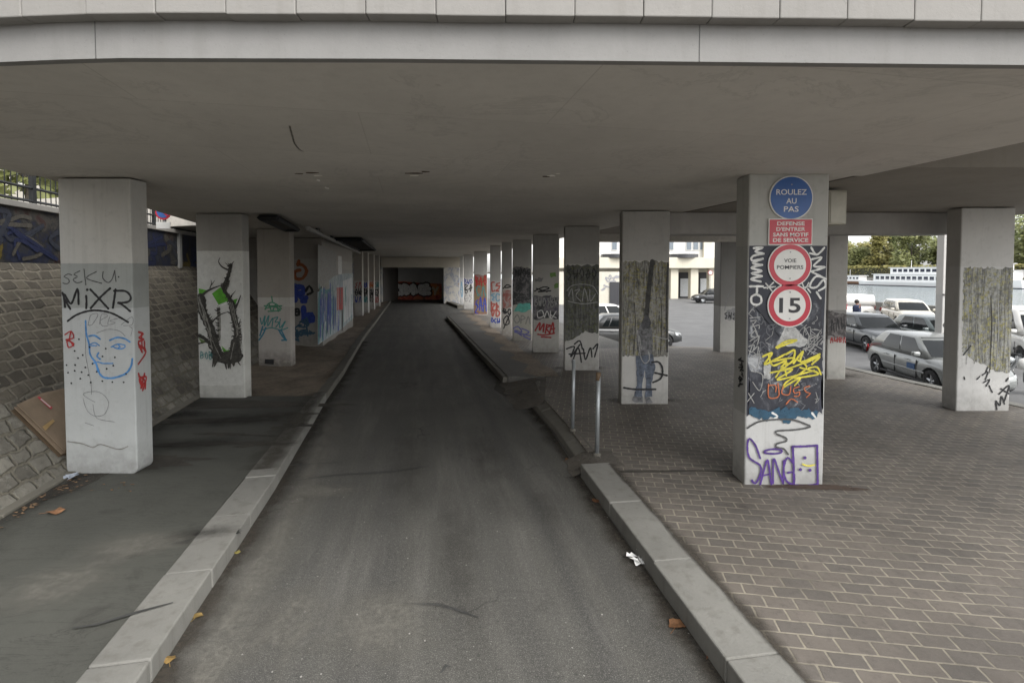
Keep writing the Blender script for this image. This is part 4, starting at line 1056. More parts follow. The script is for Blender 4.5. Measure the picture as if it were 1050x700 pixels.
for off, w, m in ((.004, .17, P_nav),):
    mb = MB()
    for L in ([(14, 310), (16, 395)], [(20, 318), (60, 318), (62, 350), (22, 352)], [(35, 355), (74, 400)], [(66, 440), (68, 520)], [(68, 520), (120, 515)], [(78, 490), (116, 480), (118, 505)], [(60, 400), (80, 380)]):
        stroke3(mb, [V(*c(*q), YB) for q in L], w, FN, off, .1)
    mb.build('graffiti', m, gb, recalc=False)
mb = MB()
for L in ([(12, 452), (36, 448), (38, 480), (14, 482), (18, 465), (40, 465)], [(80, 340), (100, 310), (120, 345), (90, 360)]): stroke3(mb, [V(*c(*q), YB) for q in L], .08, FN, .005, .1)
mb.build('graffiti', P_blk, gb, recalc=False)
rr = random.Random(12); mb = MB()
for k in range(16):
    a, b = rr.uniform(10, 120), rr.uniform(510, 630)
    stroke3(mb, [V(*c(a+rr.uniform(-24, 24), b+rr.uniform(-24, 24)), YB) for _ in range(5)], .05, FN, .005+k*.0006, .1)
mb.build('graffiti', paint('petrol_loops', (.04, .10, .16)), gb, recalc=False)
# far left pillars
for i, (xl, xr, yb, lab) in enumerate(((363, 371.5, 324, 'nearest of the narrow far left pillars just beyond the paint dripped block'), (372.5, 377.5, 320.6, 'narrow far left pillar, second beyond the paint dripped block'), (378, 383.5, 317, 'narrow far left pillar, third beyond the paint dripped block'), (384, 389, 314, 'farthest narrow left pillar beside the end portal'))):
    P = Pillar(lab, xl, xr, yb, [(288, (.30, .28, .25)), (900, (.36, .35, .33))], zg=.12)
    P.scrib(20+i, xl+.6, 296, xr-.6, 303, 2, .9, P_blk); P.scrib(30+i, xl+.6, 289, xr-.6, 295, 2, .7, (P_red, P_nav, P_org, P_tea)[i]); P.scrib(40+i, xl+.6, 304, xr-.6, 310, 2, .7, (P_nav, P_tea, P_blk, P_red)[i])
# ---- R1: the sign pillar
R1 = Pillar('near right pillar carrying four road signs above yellow scribble and purple SANG tag', 765.5, 847, 496.5, [(252, (.36, .36, .34)), (426, (.33, .33, .32)), (900, (.42, .42, .41))], zg=ZP, thick=.32)
M_spl = splat_mat('black_paint_coat', [(.34, (.02, .021, .03)), (.50, (.028, .03, .042)), (.57, (.07, .075, .09)), (.62, (.28, .29, .31)), (.68, (.45, .46, .47)), (.8, (.12, .12, .14))], 4.2, (1, 1, .8), 8, 3)
M_coat = splat_mat('black_coat', [(.3, (.022, .024, .036)), (.6, (.035, .038, .055)), (.75, (.08, .085, .1))], 3)
R1.panel([(768, 252, 0), (848, 252, 0), (843, 372, 1), (843, 424, 1), (805, 424, 1), (764, 425, 1), (764, 340, 0)], M_coat, 'painted_panel', 2.5, 5)
R1.panel([(769, 300, 1), (786, 322, 1), (800, 330, 1), (822, 330, 1), (842, 300, 1), (843, 372, 1), (838, 421, 1), (768, 422, 1), (767, 372, 1)], M_spl, 'painted_patch', 3.0, 6)
R1.panel([(805, 333, 1), (816, 336, 1), (830, 352, 1), (820, 356, 1), (796, 354, 1), (801, 344, 1)], paint('patch_pale', (.42, .42, .41), .6, .4), 'painted_patch', 1.2, 7)
R1.panel([(783, 372, 1), (791, 372, 1), (790, 388, 1), (783, 388, 1)], paint('patch_pale', (.42, .42, .41)), 'painted_patch', 1, 7)
c4 = crop(750, 240, 5.381)
rr = random.Random(40); La, Lb = [], []
for k in range(46):
    a, b = rr.uniform(768, 842), rr.uniform(318, 422); q = [(a, b)]
    for j in range(rr.choice((2, 3, 4))): q.append((q[-1][0]+rr.uniform(-7, 7), q[-1][1]+rr.uniform(-7, 7)))
    (La if k % 2 else Lb).append(q)
R1.strokes(La, .55, P_lgr, None); R1.strokes(Lb, .8, paint('spray_slate', (.12, .125, .14)), None)
R1.strokes([[(122, 78), (172, 74), (130, 96), (176, 108)], [(176, 108), (116, 122), (112, 146), (172, 136)], [(172, 136), (116, 160), (168, 170)], [(168, 170), (108, 186), (166, 204), (110, 216), (166, 232)], [(166, 232), (106, 248), (160, 262)], [(100, 288), (172, 288)],
            [(135, 332), (160, 345), (162, 378), (135, 390), (110, 378), (110, 345), (135, 332)], [(140, 300), (138, 332)]], 2.2, P_wht, c4)
R1.strokes([[(438, 74), (468, 114), (510, 76)], [(468, 114), (432, 106)], [(438, 140), (496, 130), (452, 176), (514, 182), (440, 206)], [(438, 206), (524, 248)], [(524, 248), (470, 232), (440, 262), (432, 292), (468, 292), (506, 252), (516, 288), (480, 312)], [(468, 320), (490, 354)]], 2.0, P_wht, c4)
R1.strokes([[(188, 272), (226, 318)], [(230, 266), (196, 300)], [(178, 296), (240, 290)], [(388, 270), (404, 300), (424, 268)], [(392, 296), (430, 286)], [(418, 300), (434, 322)], [(370, 254), (392, 262)]], 1.3, P_wht, c4)
R1.strokes([[(100, 462), (156, 458)], [(104, 480), (136, 476), (110, 510), (150, 500), (150, 520)], [(128, 530), (104, 560), (140, 566), (128, 530)], [(100, 590), (150, 560), (140, 610)], [(90, 620), (124, 610), (112, 650), (92, 640)], [(120, 640), (146, 618), (140, 670)]], .9, P_lgr, c4)
c7 = crop(720, 320, 3.5)
R1.strokes([[(180, 40), (200, 90), (182, 110), (168, 150)], [(172, 160), (205, 150), (196, 200), (172, 190)], [(175, 210), (215, 225), (205, 280), (180, 250)], [(165, 290), (185, 325)], [(160, 320), (185, 290)]], .8, P_lgr, c7)
rr = random.Random(9); Ls = []
for k in range(26):
    a, b = rr.uniform(380, 430), rr.uniform(70, 150); Ls.append([(a+rr.uniform(-26, 16), b+rr.uniform(-22, 22)) for _ in range(3)])
R1.strokes(Ls, .7, P_lgr, c7)
R1.strokes([[(264, 126), (300, 104), (338, 100), (290, 118), (268, 128)], [(216, 158), (250, 146), (222, 186), (262, 168), (296, 150)], [(236, 150), (252, 190), (300, 172), (282, 196)], [(300, 150), (330, 136), (322, 176), (296, 186)], [(326, 182), (360, 140), (352, 178), (420, 150)], [(364, 184), (420, 158), (392, 186)]], 2.0, P_yel, c7)
R1.strokes([[(250, 176), (330, 164), (288, 206), (392, 170)], [(244, 216), (322, 204), (268, 242), (400, 208)], [(330, 236), (416, 220), (350, 198)], [(340, 170), (372, 200), (300, 250), (288, 272)], [(290, 268), (350, 234), (330, 262)], [(262, 232), (290, 196), (300, 226)], [(380, 200), (410, 196), (424, 222)]], 1.7, P_yel, c7)
R1.strokes([[(236, 258), (238, 304), (272, 300), (270, 254)], [(236, 262), (262, 262), (262, 284)], [(290, 264), (284, 290), (310, 294), (316, 264)], [(346, 266), (326, 274), (330, 290), (348, 284), (344, 300), (328, 300)], [(384, 264), (364, 270), (372, 286), (386, 290), (372, 304)], [(300, 328), (318, 310), (340, 322)]], 1.1, P_org, c7)
R1.panel([c7(158, 345), c7(190, 340), c7(230, 352), c7(290, 342), c7(350, 348), c7(420, 352), c7(405, 380), c7(350, 372), c7(300, 396), c7(270, 376), c7(220, 386), c7(180, 372)], P_dteal, 'painted_patch', 2.2, 12)
R1.strokes([[c7(250, 360), c7(268, 372), c7(252, 384)], [c7(392, 360), c7(404, 376)]], 2.0, P_wht)
R1.strokes([[(148, 414), (200, 392), (250, 384), (320, 384), (370, 400), (385, 410), (330, 420), (268, 424), (264, 434), (296, 448), (300, 460), (266, 470), (264, 482), (290, 488), (306, 508)]], 1.7, paint('spray_soft_black', (.07, .07, .07)), c7)
R1.strokes([[(206, 522), (190, 478), (168, 452), (156, 478), (168, 520), (206, 548), (206, 582), (188, 612), (176, 600)], [(206, 616), (218, 570), (232, 528), (240, 570), (246, 616)], [(214, 584), (242, 578)], [(252, 612), (254, 524), (272, 568), (288, 612)], [(288, 612), (291, 530)],
            [(326, 542), (304, 520), (290, 560), (300, 602), (326, 612), (326, 574), (304, 574)], [(252, 506), (226, 503), (222, 496), (252, 489), (282, 493), (280, 502), (252, 506)]], 1.9, P_pur, c7)
R1.strokes([[(322, 480), (366, 479), (410, 476)], [(410, 476), (411, 540), (412, 614)], [(412, 614), (370, 620), (326, 618)], [(326, 618), (326, 550), (322, 480)]], 2.2, P_pur, c7)
R1.dots([(366, 520), (350, 562), (384, 564)], 1.6, P_pur, c7)
R1.strokes([[(358, 543), (378, 549), (400, 545)]], 1.4, P_yel, c7)
mb = MB(); XL = R1.x0
rr = random.Random(3)
for k in range(12):
    y0 = 368+k*2.4; P = []
    for j in range(4):
        p = VX(760+rr.uniform(-3, 3), y0+rr.uniform(-1.6, 1.6), XL); p.y = min(max(p.y, R1.Y+.05), R1.Y+.27); P.append(p)
    stroke3(mb, P, .016, (-1, 0, 0), .003+k*.0004)
mb.build('graffiti', P_blk, R1.o, recalc=False)
# ---- signs
def font_mesh(text, w, h, bold=.0, cx=0, cz=0):
    cu = bpy.data.curves.new('t', 'FONT'); cu.body = text; cu.align_x = 'CENTER'; cu.size = 1; cu.offset = bold; cu.resolution_u = 3; cu.fill_mode = 'FRONT'
    ob = bpy.data.objects.new('t', cu); COL.objects.link(ob)
    dg = bpy.context.evaluated_depsgraph_get(); me = bpy.data.meshes.new_from_object(ob.evaluated_get(dg))
    xs = [v.co.x for v in me.vertices]; ys_ = [v.co.y for v in me.vertices]
    sx, sy = w/(max(xs)-min(xs)), h/(max(ys_)-min(ys_)); mx, my = (max(xs)+min(xs))/2, (max(ys_)+min(ys_))/2
    vs = [Vector((cx+(v.co.x-mx)*sx, 0, cz+(v.co.y-my)*sy)) for v in me.vertices]; fs = [list(p.vertices) for p in me.polygons]
    bpy.data.objects.remove(ob); bpy.data.meshes.remove(me); bpy.data.curves.remove(cu)
    return vs, fs
M_sblue = plain('sign_blue', (.035, .115, .36), .35, .0, .06); M_sred = plain('sign_red', (.50, .02, .045), .35, .0, .06); M_swht = plain('sign_white', (.74, .73, .70), .4, .0, .05); M_sblk = plain('sign_black', (.02, .02, .025), .5, .0, .05); M_sback = plain('sign_back', (.3, .3, .3), .4, .6)
def sign(name, px, py, r, label, disc, face, lines, mat_txt, rect=None, ring=None, rim=.94):
    """flat sign plate fixed to the pillar face; sizes in photo pixels"""
    Y = R1.Y-.012; k = (Y/FPX)*1.0
    ctr = V(px, py, Y); o = thing(name, ctr, label, 'road sign', 'signs on the pillar')
    def disk(rad, off, th, nm, mat):
        return MB().lathe([(0, -off-th), (rad, -off-th), (rad, -off), (0, -off)], ctr, 'Y', 40).build(nm, mat, o, doubles=1e-5)
    if rect:
        w, h = rect[0]*k, rect[1]*k
        MB().box(ctr+Vector((0, -.004, 0)), (w, .008, h)).build('plate', M_swht, o, bevel=.003)
        MB().box(ctr+Vector((0, -.0095, 0)), (w-.022, .003, h-.022)).build('face', face, o)
        z = -.0125
    else:
        disk(r*k, -.004, .012, 'plate', M_swht)
        disk(r*k*rim, .0085, .002, 'ring' if ring else 'face', disc)
        z = -.0115
        if ring: disk(r*k*ring, .011, .002, 'face', face); z = -.0145
    mb = MB()
    for t, dy, w, h, b in lines:
        vs, fs = font_mesh(t, w*k, h*k, b); mb.mesh([v+ctr+Vector((0, z, -dy*k)) for v in vs], fs)
    mb.build('lettering', mat_txt, o, recalc=False)
    mb = MB()
    for sz in (-.6, .6):
        mb.lathe([(0, z-.004), (.008, z-.004), (.008, z)], ctr+Vector((0, 0, sz*(r*k if not rect else rect[1]*k*.55))), 'Y', 8)
    mb.build('bolts', M_sback, o)
    return o
sign('road_sign', 811, 203, 22.3, 'round blue sign reading ROULEZ AU PAS at the top of the pillar', M_sblue, None, [('ROULEZ', -5.8, 31, 5.6, .012), ('AU', 3.2, 10.5, 5.6, .012), ('PAS', 11.4, 15, 5.6, .012)], M_swht, rim=.95)
sign('road_sign', 810.2, 237.8, 15, 'red rectangular sign reading DEFENSE D\'ENTRER SANS MOTIF DE SERVICE', None, M_sred, [("DEFENSE", -8.4, 28, 3.9, .022), ("D'ENTRER", -2.8, 29.5, 3.9, .022), ('SANS MOTIF', 2.9, 36, 3.9, .022), ('DE SERVICE', 8.4, 36, 3.9, .022)], M_swht, rect=(45, 27))
sign('road_sign', 809.5, 272, 22.4, 'round white sign with red ring reading VOIE POMPIERS', M_sred, M_swht, [('VOIE', -4.8, 12.5, 4.0, .012), ('POMPIERS', 2.0, 27, 4.0, .012)], M_sblk, ring=.73, rim=.95)
sign('road_sign', 809.2, 313, 22.6, 'round speed limit sign with red ring and black number 15', M_sred, M_swht, [('15', 0, 22, 15.5, .022)], M_sblk, ring=.72, rim=.95)
# ---- R2 : wood mural with a painted striding figure
R2 = Pillar('second right pillar with a painted autumn wood and a hooded figure in jeans', 637.5, 686, 414, [(268, (.34, .33, .31)), (900, (.43, .42, .40))])
M_f2 = forest_mat('wood_mural', (.26, .23, .06), (.035, .034, .03), (.44, .43, .40), 1, 11)
R2.panel([(637, 268, 1), (687, 268, 0), (686, 365, 1), (637, 365, 0)], M_f2, 'mural', 1.2, 2)
c3 = crop(570, 230, 3.684)
R2.strokes([[(364, 140), (352, 240), (342, 345)]], 4.6, paint('trunk_dark', (.05, .048, .045), .7, .5), c3, 'painted_trunk')
R2.strokes([[(428, 150), (418, 300), (424, 480)]], 2.0, paint('trunk_dark', (.05, .048, .045)), c3, 'painted_trunk')
for x_, w_ in ((262, .8), (296, .8), (378, .9), (396, .7)):
    R2.strokes([[(x_, 240+x_ % 60), (x_+4, 380), (x_-2, 490)]], w_, (P_brkg, P_bark)[x_ % 4 == 0], c3, 'painted_trunk')
fig = paint('figure_grey', (.15, .15, .155), .7, .6); jean = paint('figure_jeans', (.11, .13, .17), .7, .6)
R2.panel([c3(318, 380), c3(330, 362), c3(348, 362), c3(356, 384), c3(362, 400), c3(366, 440), c3(362, 495), c3(318, 500), c3(306, 470), c3(304, 420), c3(310, 400)], fig, 'painted_figure', .6, 4)
R2.panel([c3(320, 382), c3(334, 345), c3(350, 345), c3(360, 372), c3(352, 392), c3(330, 398)], paint('figure_hood', (.075, .075, .08), .7, .5), 'painted_figure', .3, 4)
R2.panel([c3(302, 495), c3(366, 490), c3(376, 540), c3(360, 600), c3(364, 650), c3(336, 655), c3(340, 600), c3(336, 545), c3(326, 600), c3(326, 655), c3(296, 650), c3(306, 600)], jean, 'painted_figure', .7, 5)
R2.panel([c3(292, 648), c3(328, 650), c3(328, 672), c3(300, 674), c3(288, 664)], fig, 'painted_figure', .4, 5)
R2.panel([c3(336, 652), c3(352, 650), c3(366, 672), c3(340, 676)], fig, 'painted_figure', .4, 5)
R2.strokes([[(308, 400), (312, 440), (320, 500), (336, 524), (352, 510), (350, 480)], [(314, 420), (322, 470)], [(366, 420), (410, 432), (440, 430)]], .9, P_lgr, c3)
R2.strokes([[(362, 520), (388, 520), (402, 545), (396, 580), (366, 596)], [(374, 560), (420, 570)], [(256, 616), (300, 622), (376, 622)]], 1.9, P_blk, c3)
# ---- R3
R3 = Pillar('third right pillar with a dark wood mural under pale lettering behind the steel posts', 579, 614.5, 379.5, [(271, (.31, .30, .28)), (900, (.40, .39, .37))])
M_f3 = forest_mat('dark_wood_mural', (.12, .13, .05), (.025, .025, .025), (.22, .22, .21), 4, 9)
R3.panel([(578, 272, 1), (616, 272, 0), (615, 338, 1), (612, 342, 1), (600, 339, 1), (590, 346, 1), (578, 350, 0)], M_f3, 'mural', 1.2, 2)
R3.strokes([[(42, 250), (60, 232), (100, 226), (140, 234), (158, 262)], [(48, 270), (60, 244), (66, 290)], [(72, 250), (90, 246), (76, 268), (94, 290)], [(100, 290), (108, 242), (122, 290)], [(128, 246), (130, 290), (150, 262)], [(46, 290), (100, 300), (156, 294)]], .9, P_lgr, c3)
R3.strokes([[(40, 470), (70, 462), (56, 500), (90, 454)], [(62, 520), (84, 466), (96, 520)], [(50, 490), (110, 486)], [(104, 470), (112, 510), (130, 466), (136, 500)], [(140, 470), (158, 452), (146, 500)], [(70, 452), (90, 440), (100, 470)]], 1.5, P_blk, c3)
R3.scrib(6, 581, 275, 612, 286, 5, .8, P_blk)
# ---- R4
c2 = crop(470, 240, 5.382)
R4 = Pillar('fourth right pillar with a red MRA tag low on its face', 546.5, 573.5, 361, [(272, (.31, .30, .28)), (900, (.38, .37, .345))])
R4.panel([c2(410, 345), c2(470, 340), c2(552, 345), c2(552, 470), c2(500, 462), c2(450, 475), c2(412, 470)], splat_mat('tag_pile_a', [(.34, (.03, .03, .035)), (.46, (.07, .07, .075)), (.54, (.22, .21, .22)), (.62, (.06, .05, .09)), (.7, (.3, .3, .3))], 4, seed=6), 'painted_panel', 1.4, 4)
R4.panel([c2(420, 245), c2(470, 240), c2(460, 262), c2(424, 264)], P_gry, 'painted_patch', 1, 2)
R4.panel([c2(505, 215), c2(536, 210), c2(540, 235), c2(512, 240)], paint('faded_green', (.16, .30, .08)), 'painted_patch', 1, 3)
R4.panel([c2(528, 280), c2(552, 270), c2(552, 295), c2(530, 300)], paint('faded_green', (.16, .30, .08)), 'painted_patch', 1, 4)
R4.strokes([[(420, 315), (470, 292), (500, 300), (440, 318), (510, 312)], [(430, 300), (490, 318)]], 1.2, P_blk, c2)
R4.scrib(8, 548, 305, 572, 314, 6, .8, P_lgr)
R4.strokes([[(436, 430), (460, 420), (470, 450), (440, 460), (436, 430)], [(474, 460), (490, 425), (504, 462)], [(508, 425), (512, 465), (540, 425)], [(508, 445), (540, 462)]], 1.0, P_wht, c2)
R4.strokes([[(424, 532), (450, 488), (448, 530), (472, 494), (468, 538)], [(488, 498), (480, 546)], [(486, 500), (508, 504), (486, 520), (506, 546)], [(502, 550), (522, 488), (526, 548)], [(508, 526), (532, 520)], [(438, 552), (476, 556), (530, 546)], [(458, 566), (510, 570)]], 1.5, P_red, c2)
# ---- R5
R5 = Pillar('fifth right pillar with a turquoise patch below black scrawl', 525.5, 545.2, 349, [(273, (.31, .30, .28)), (900, (.33, .32, .28))])
R5.panel([c2(300, 190), c2(350, 180), c2(402, 195), c2(402, 390), c2(300, 392)], splat_mat('tag_pile_b', [(.36, (.018, .018, .02)), (.5, (.05, .05, .052)), (.57, (.18, .17, .17)), (.62, (.03, .03, .03)), (.72, (.25, .23, .23))], 5, seed=2), 'painted_panel', 1.6, 4)
R5.panel([c2(306, 425), c2(330, 385), c2(396, 380), c2(400, 415), c2(360, 432)], P_turq, 'painted_patch', .6, 3)
R5.strokes([[(306, 470), (325, 445), (338, 475), (320, 490), (306, 470)], [(345, 492), (348, 450), (368, 462), (348, 474)], [(372, 495), (386, 455), (396, 495)]], .9, P_gry, c2)
R5.strokes([[(304, 520), (330, 510), (350, 540), (310, 530), (350, 560)], [(350, 520), (390, 540), (360, 560), (396, 580)], [(310, 540), (396, 560)]], 1.1, paint('spray_violet', (.13, .13, .36)), c2)
R5.scrib(14, 527, 276, 544, 284, 4, .9, P_blk)
# ---- R6
R6 = Pillar('sixth right pillar, narrow, with red above and black lettering below', 514.5, 525, 344, [(285, (.36, .35, .33)), (900, (.40, .38, .35))])
R6.panel([c2(244, 315), c2(290, 310), c2(292, 405), c2(244, 410)], splat_mat('tag_pile_c', [(.38, (.30, .08, .07)), (.5, (.36, .16, .14)), (.58, (.40, .38, .36)), (.68, (.10, .05, .05))], 4, seed=4), 'painted_panel', .8, 4)
R6.scrib(15, 515, 317, 525, 322, 2, 1.1, P_blk); R6.strokes([[(248, 300), (268, 280), (290, 290), (260, 296)], [(250, 520), (290, 430)], [(250, 470), (270, 450), (280, 490), (255, 500), (250, 470)]], 1.2, P_blk, c2)
# ---- R7
R7 = Pillar('seventh right pillar tagged in red, pale blue and white', 502.5, 513.5, 336, [(288, (.36, .35, .33)), (900, (.42, .41, .39))])
R7.scrib(16, 503, 289, 513, 299, 2, 1.4, paint('spray_pinkred', (.42, .10, .08))); R7.scrib(17, 503, 301, 513, 308, 2, 1.5, paint('spray_sky', (.20, .36, .48))); R7.scrib(18, 503, 311, 513, 324, 2, 1.5, paint('spray_pinkred', (.42, .10, .08))); R7.scrib(19, 503, 326, 513, 331, 3, 1.0, P_nav)
# ---- R8
R8 = Pillar('eighth right pillar covered in a brownish red mural with small tags', 486, 499.5, 323, [(282, (.36, .35, .33)), (900, (.40, .38, .36))])
R8.panel([(486, 282, 1), (499.5, 282, 1), (499.5, 322, 0), (486, 322, 0)], splat_mat('mural_brown', [(.34, (.10, .05, .04)), (.44, (.26, .12, .09)), (.52, (.16, .14, .06)), (.58, (.30, .18, .16)), (.66, (.10, .12, .20)), (.74, (.3, .28, .26))], 1.8, seed=7), 'mural', 1.0, 4)
R8.scrib(51, 487, 283, 499, 292, 3, 1.1, P_red); R8.scrib(52, 487, 294, 499, 304, 2, 1.0, P_tea); R8.scrib(53, 487, 306, 499, 319, 3, 1.0, P_nav)
# ---- R9, R10
R9 = Pillar('ninth right pillar with a thin black and blue scrawl on pale concrete', 475.5, 485, 316, [(285, (.38, .37, .35)), (900, (.46, .45, .43))])
R9.scrib(21, 476, 292, 484.5, 300, 2, .8, P_blk); R9.scrib(22, 476, 286, 484.5, 291, 3, .6, P_nav); R9.scrib(23, 476, 302, 484.5, 309, 2, .5, P_gry)
R10 = Pillar('farthest right pillar beside the end portal, marked with faint blue', 471.5, 475, 312, [(285, (.36, .35, .33)), (900, (.42, .42, .42))])
R10.scrib(24, 472, 290, 474.8, 304, 1, .8, paint('spray_sky', (.20, .36, .48)))
# ---- second row by the quay
M1 = Pillar('right pillar near the photo edge painted with a yellow birch wood', 983, 1038, 421, [(274, (.42, .41, .39)), (900, (.46, .455, .44))], thick=.30)
M_f1 = forest_mat('birch_mural', (.34, .31, .08), (.05, .05, .05), (.50, .50, .47), 7, 10)
cm = crop(970, 210, 3.1875)
M1.panel([cm(58, 205), cm(234, 207), cm(232, 545), cm(200, 550), cm(160, 545), cm(120, 520), cm(90, 510), cm(52, 480)], M_f1, 'mural', 1.6, 3)
for x_, w_, m in ((70, .8, P_lgr), (96, .9, P_brkg), (146, .9, P_bark), (168, .8, P_lgr), (190, .8, P_brkg)):
    M1.strokes([[(x_, 300-(x_*7) % 60), (x_+3, 400), (x_-4, 510+(x_*3) % 40)]], w_, m, cm, 'painted_trunk')
M1.strokes([[(165, 668), (162, 640), (175, 655), (180, 625), (190, 650)], [(172, 618), (205, 590), (190, 640)], [(196, 575), (202, 566)], [(178, 600), (210, 616)]], 1.6, P_blk, cm)
M1.strokes([[(100, 570), (110, 560)], [(118, 556), (136, 545), (128, 570)], [(122, 580), (142, 570), (130, 592)], [(130, 545), (136, 530)], [(60, 570), (58, 562)], [(56, 490), (80, 460)], [(140, 590), (150, 612)]], 1.3, P_blk, cm)
M2 = Pillar('grey right pillar directly behind the sign pillar with a red scribble', 849, 868.5, 388.5, [(318, (.40, .385, .36)), (348, (.25, .24, .23)), (900, (.44, .43, .40))], thick=.5)
M2.panel([(849, 318, 1), (868.5, 322, 1), (868.5, 346, 1), (849, 344, 1)], splat_mat('tag_pile_d', [(.38, (.04, .035, .035)), (.5, (.09, .08, .08)), (.58, (.25, .23, .22)), (.66, (.06, .04, .04))], 4, seed=9), 'painted_panel', 1.4, 6)
M2.scrib(31, 851, 326, 867, 340, 3, .9, P_blk); M2.scrib(32, 851, 346, 868, 351, 4, .9, P_red)
M3 = Pillar('dark pillar between the plaza and the sign pillar with a black smudge', 738.5, 757, 367, [(314, (.17, .165, .155)), (900, (.30, .295, .28))], zg=-.06, thick=.5)
M3.panel([(745, 318, 1), (754, 316, 1), (753, 328, 1), (742, 327, 1)], P_gry, 'painted_patch', 1.6, 3); M3.scrib(33, 742, 320, 755, 327, 3, .9, P_blk); M3.strokes([[(752, 292), (746, 305), (743, 318)]], .8, P_gry)
# pillars of the raised walkway on the quay
GN = 'pillars on the quay'
for (xl, xr, Y, lab) in ((966, 974, 17.6, 'grey quay pillar behind the silver hatchback with a small black tag'), (1062, 1080, 20.5, 'grey quay pillar standing beyond the right edge of the view')):
    P = Pillar(lab, xl, xr+3, 400, [(302, (.40, .39, .37)), (900, (.36, .355, .34))], zg=ZQ, depth=Y, thick=.3, group=GN, top=5.6)
    P.scrib(35, xl+.5, 331, xr, 345, 2, 1.1, P_blk)
    MB().box((P.xc, P.Y-.02, 1.7), (P.x1-P.x0+.03, .03, .04)).build('strap', M_rail, P.o)
wk = thing('walkway_deck', (16, 19, 5.6), 'raised concrete walkway deck carried by the quay pillars', 'walkway')
a, b = Vector((12.0, 15.2, 0)), Vector((26, 24.2, 0)); t = (b-a).normalized(); nn = Vector((-t.y, t.x, 0))
q = [a-nn*.8, b-nn*.8, b+nn*1.6, a+nn*1.6]
MB().prism([(p.x, p.y) for p in q], 5.6, 6.1).build('slab', M_sof2, wk)
# ------------------------------------------------------------------ vehicles
M_glass = plain('car_glass', (.010, .012, .013), .05, 0, .05); M_glass.node_tree.nodes['Principled BSDF'].inputs['Specular IOR Level'].default_value = .28; M_tyre = plain('tyre_rubber', (.018, .018, .019), .85, 0, .2, 20); M_rim = plain('rim_alloy', (.42, .43, .44), .3, .8, .05)
M_plast = plain('black_plastic', (.025, .025, .027), .6); M_lamp = plain('lamp_clear', (.55, .57, .58), .12, .3); M_tail = plain('lamp_red', (.35, .015, .02), .2); M_plate = plain('plate_white', (.7, .7, .66), .5)
def car_paint(name, c, metal=.3, rough=.32): return plain(name, c, rough, metal, .03, 3, .6)
def bool_cut(o, cutters):
    for cb in cutters:
        md = o.modifiers.new('b', 'BOOLEAN'); md.operation = 'DIFFERENCE'; md.object = cb; md.solver = 'EXACT'
    dg = bpy.context.evaluated_depsgraph_get()
    me = bpy.data.meshes.new_from_object(o.evaluated_get(dg)); o.modifiers.clear(); old = o.data; o.data = me
    for cb in cutters: bpy.data.objects.remove(cb)
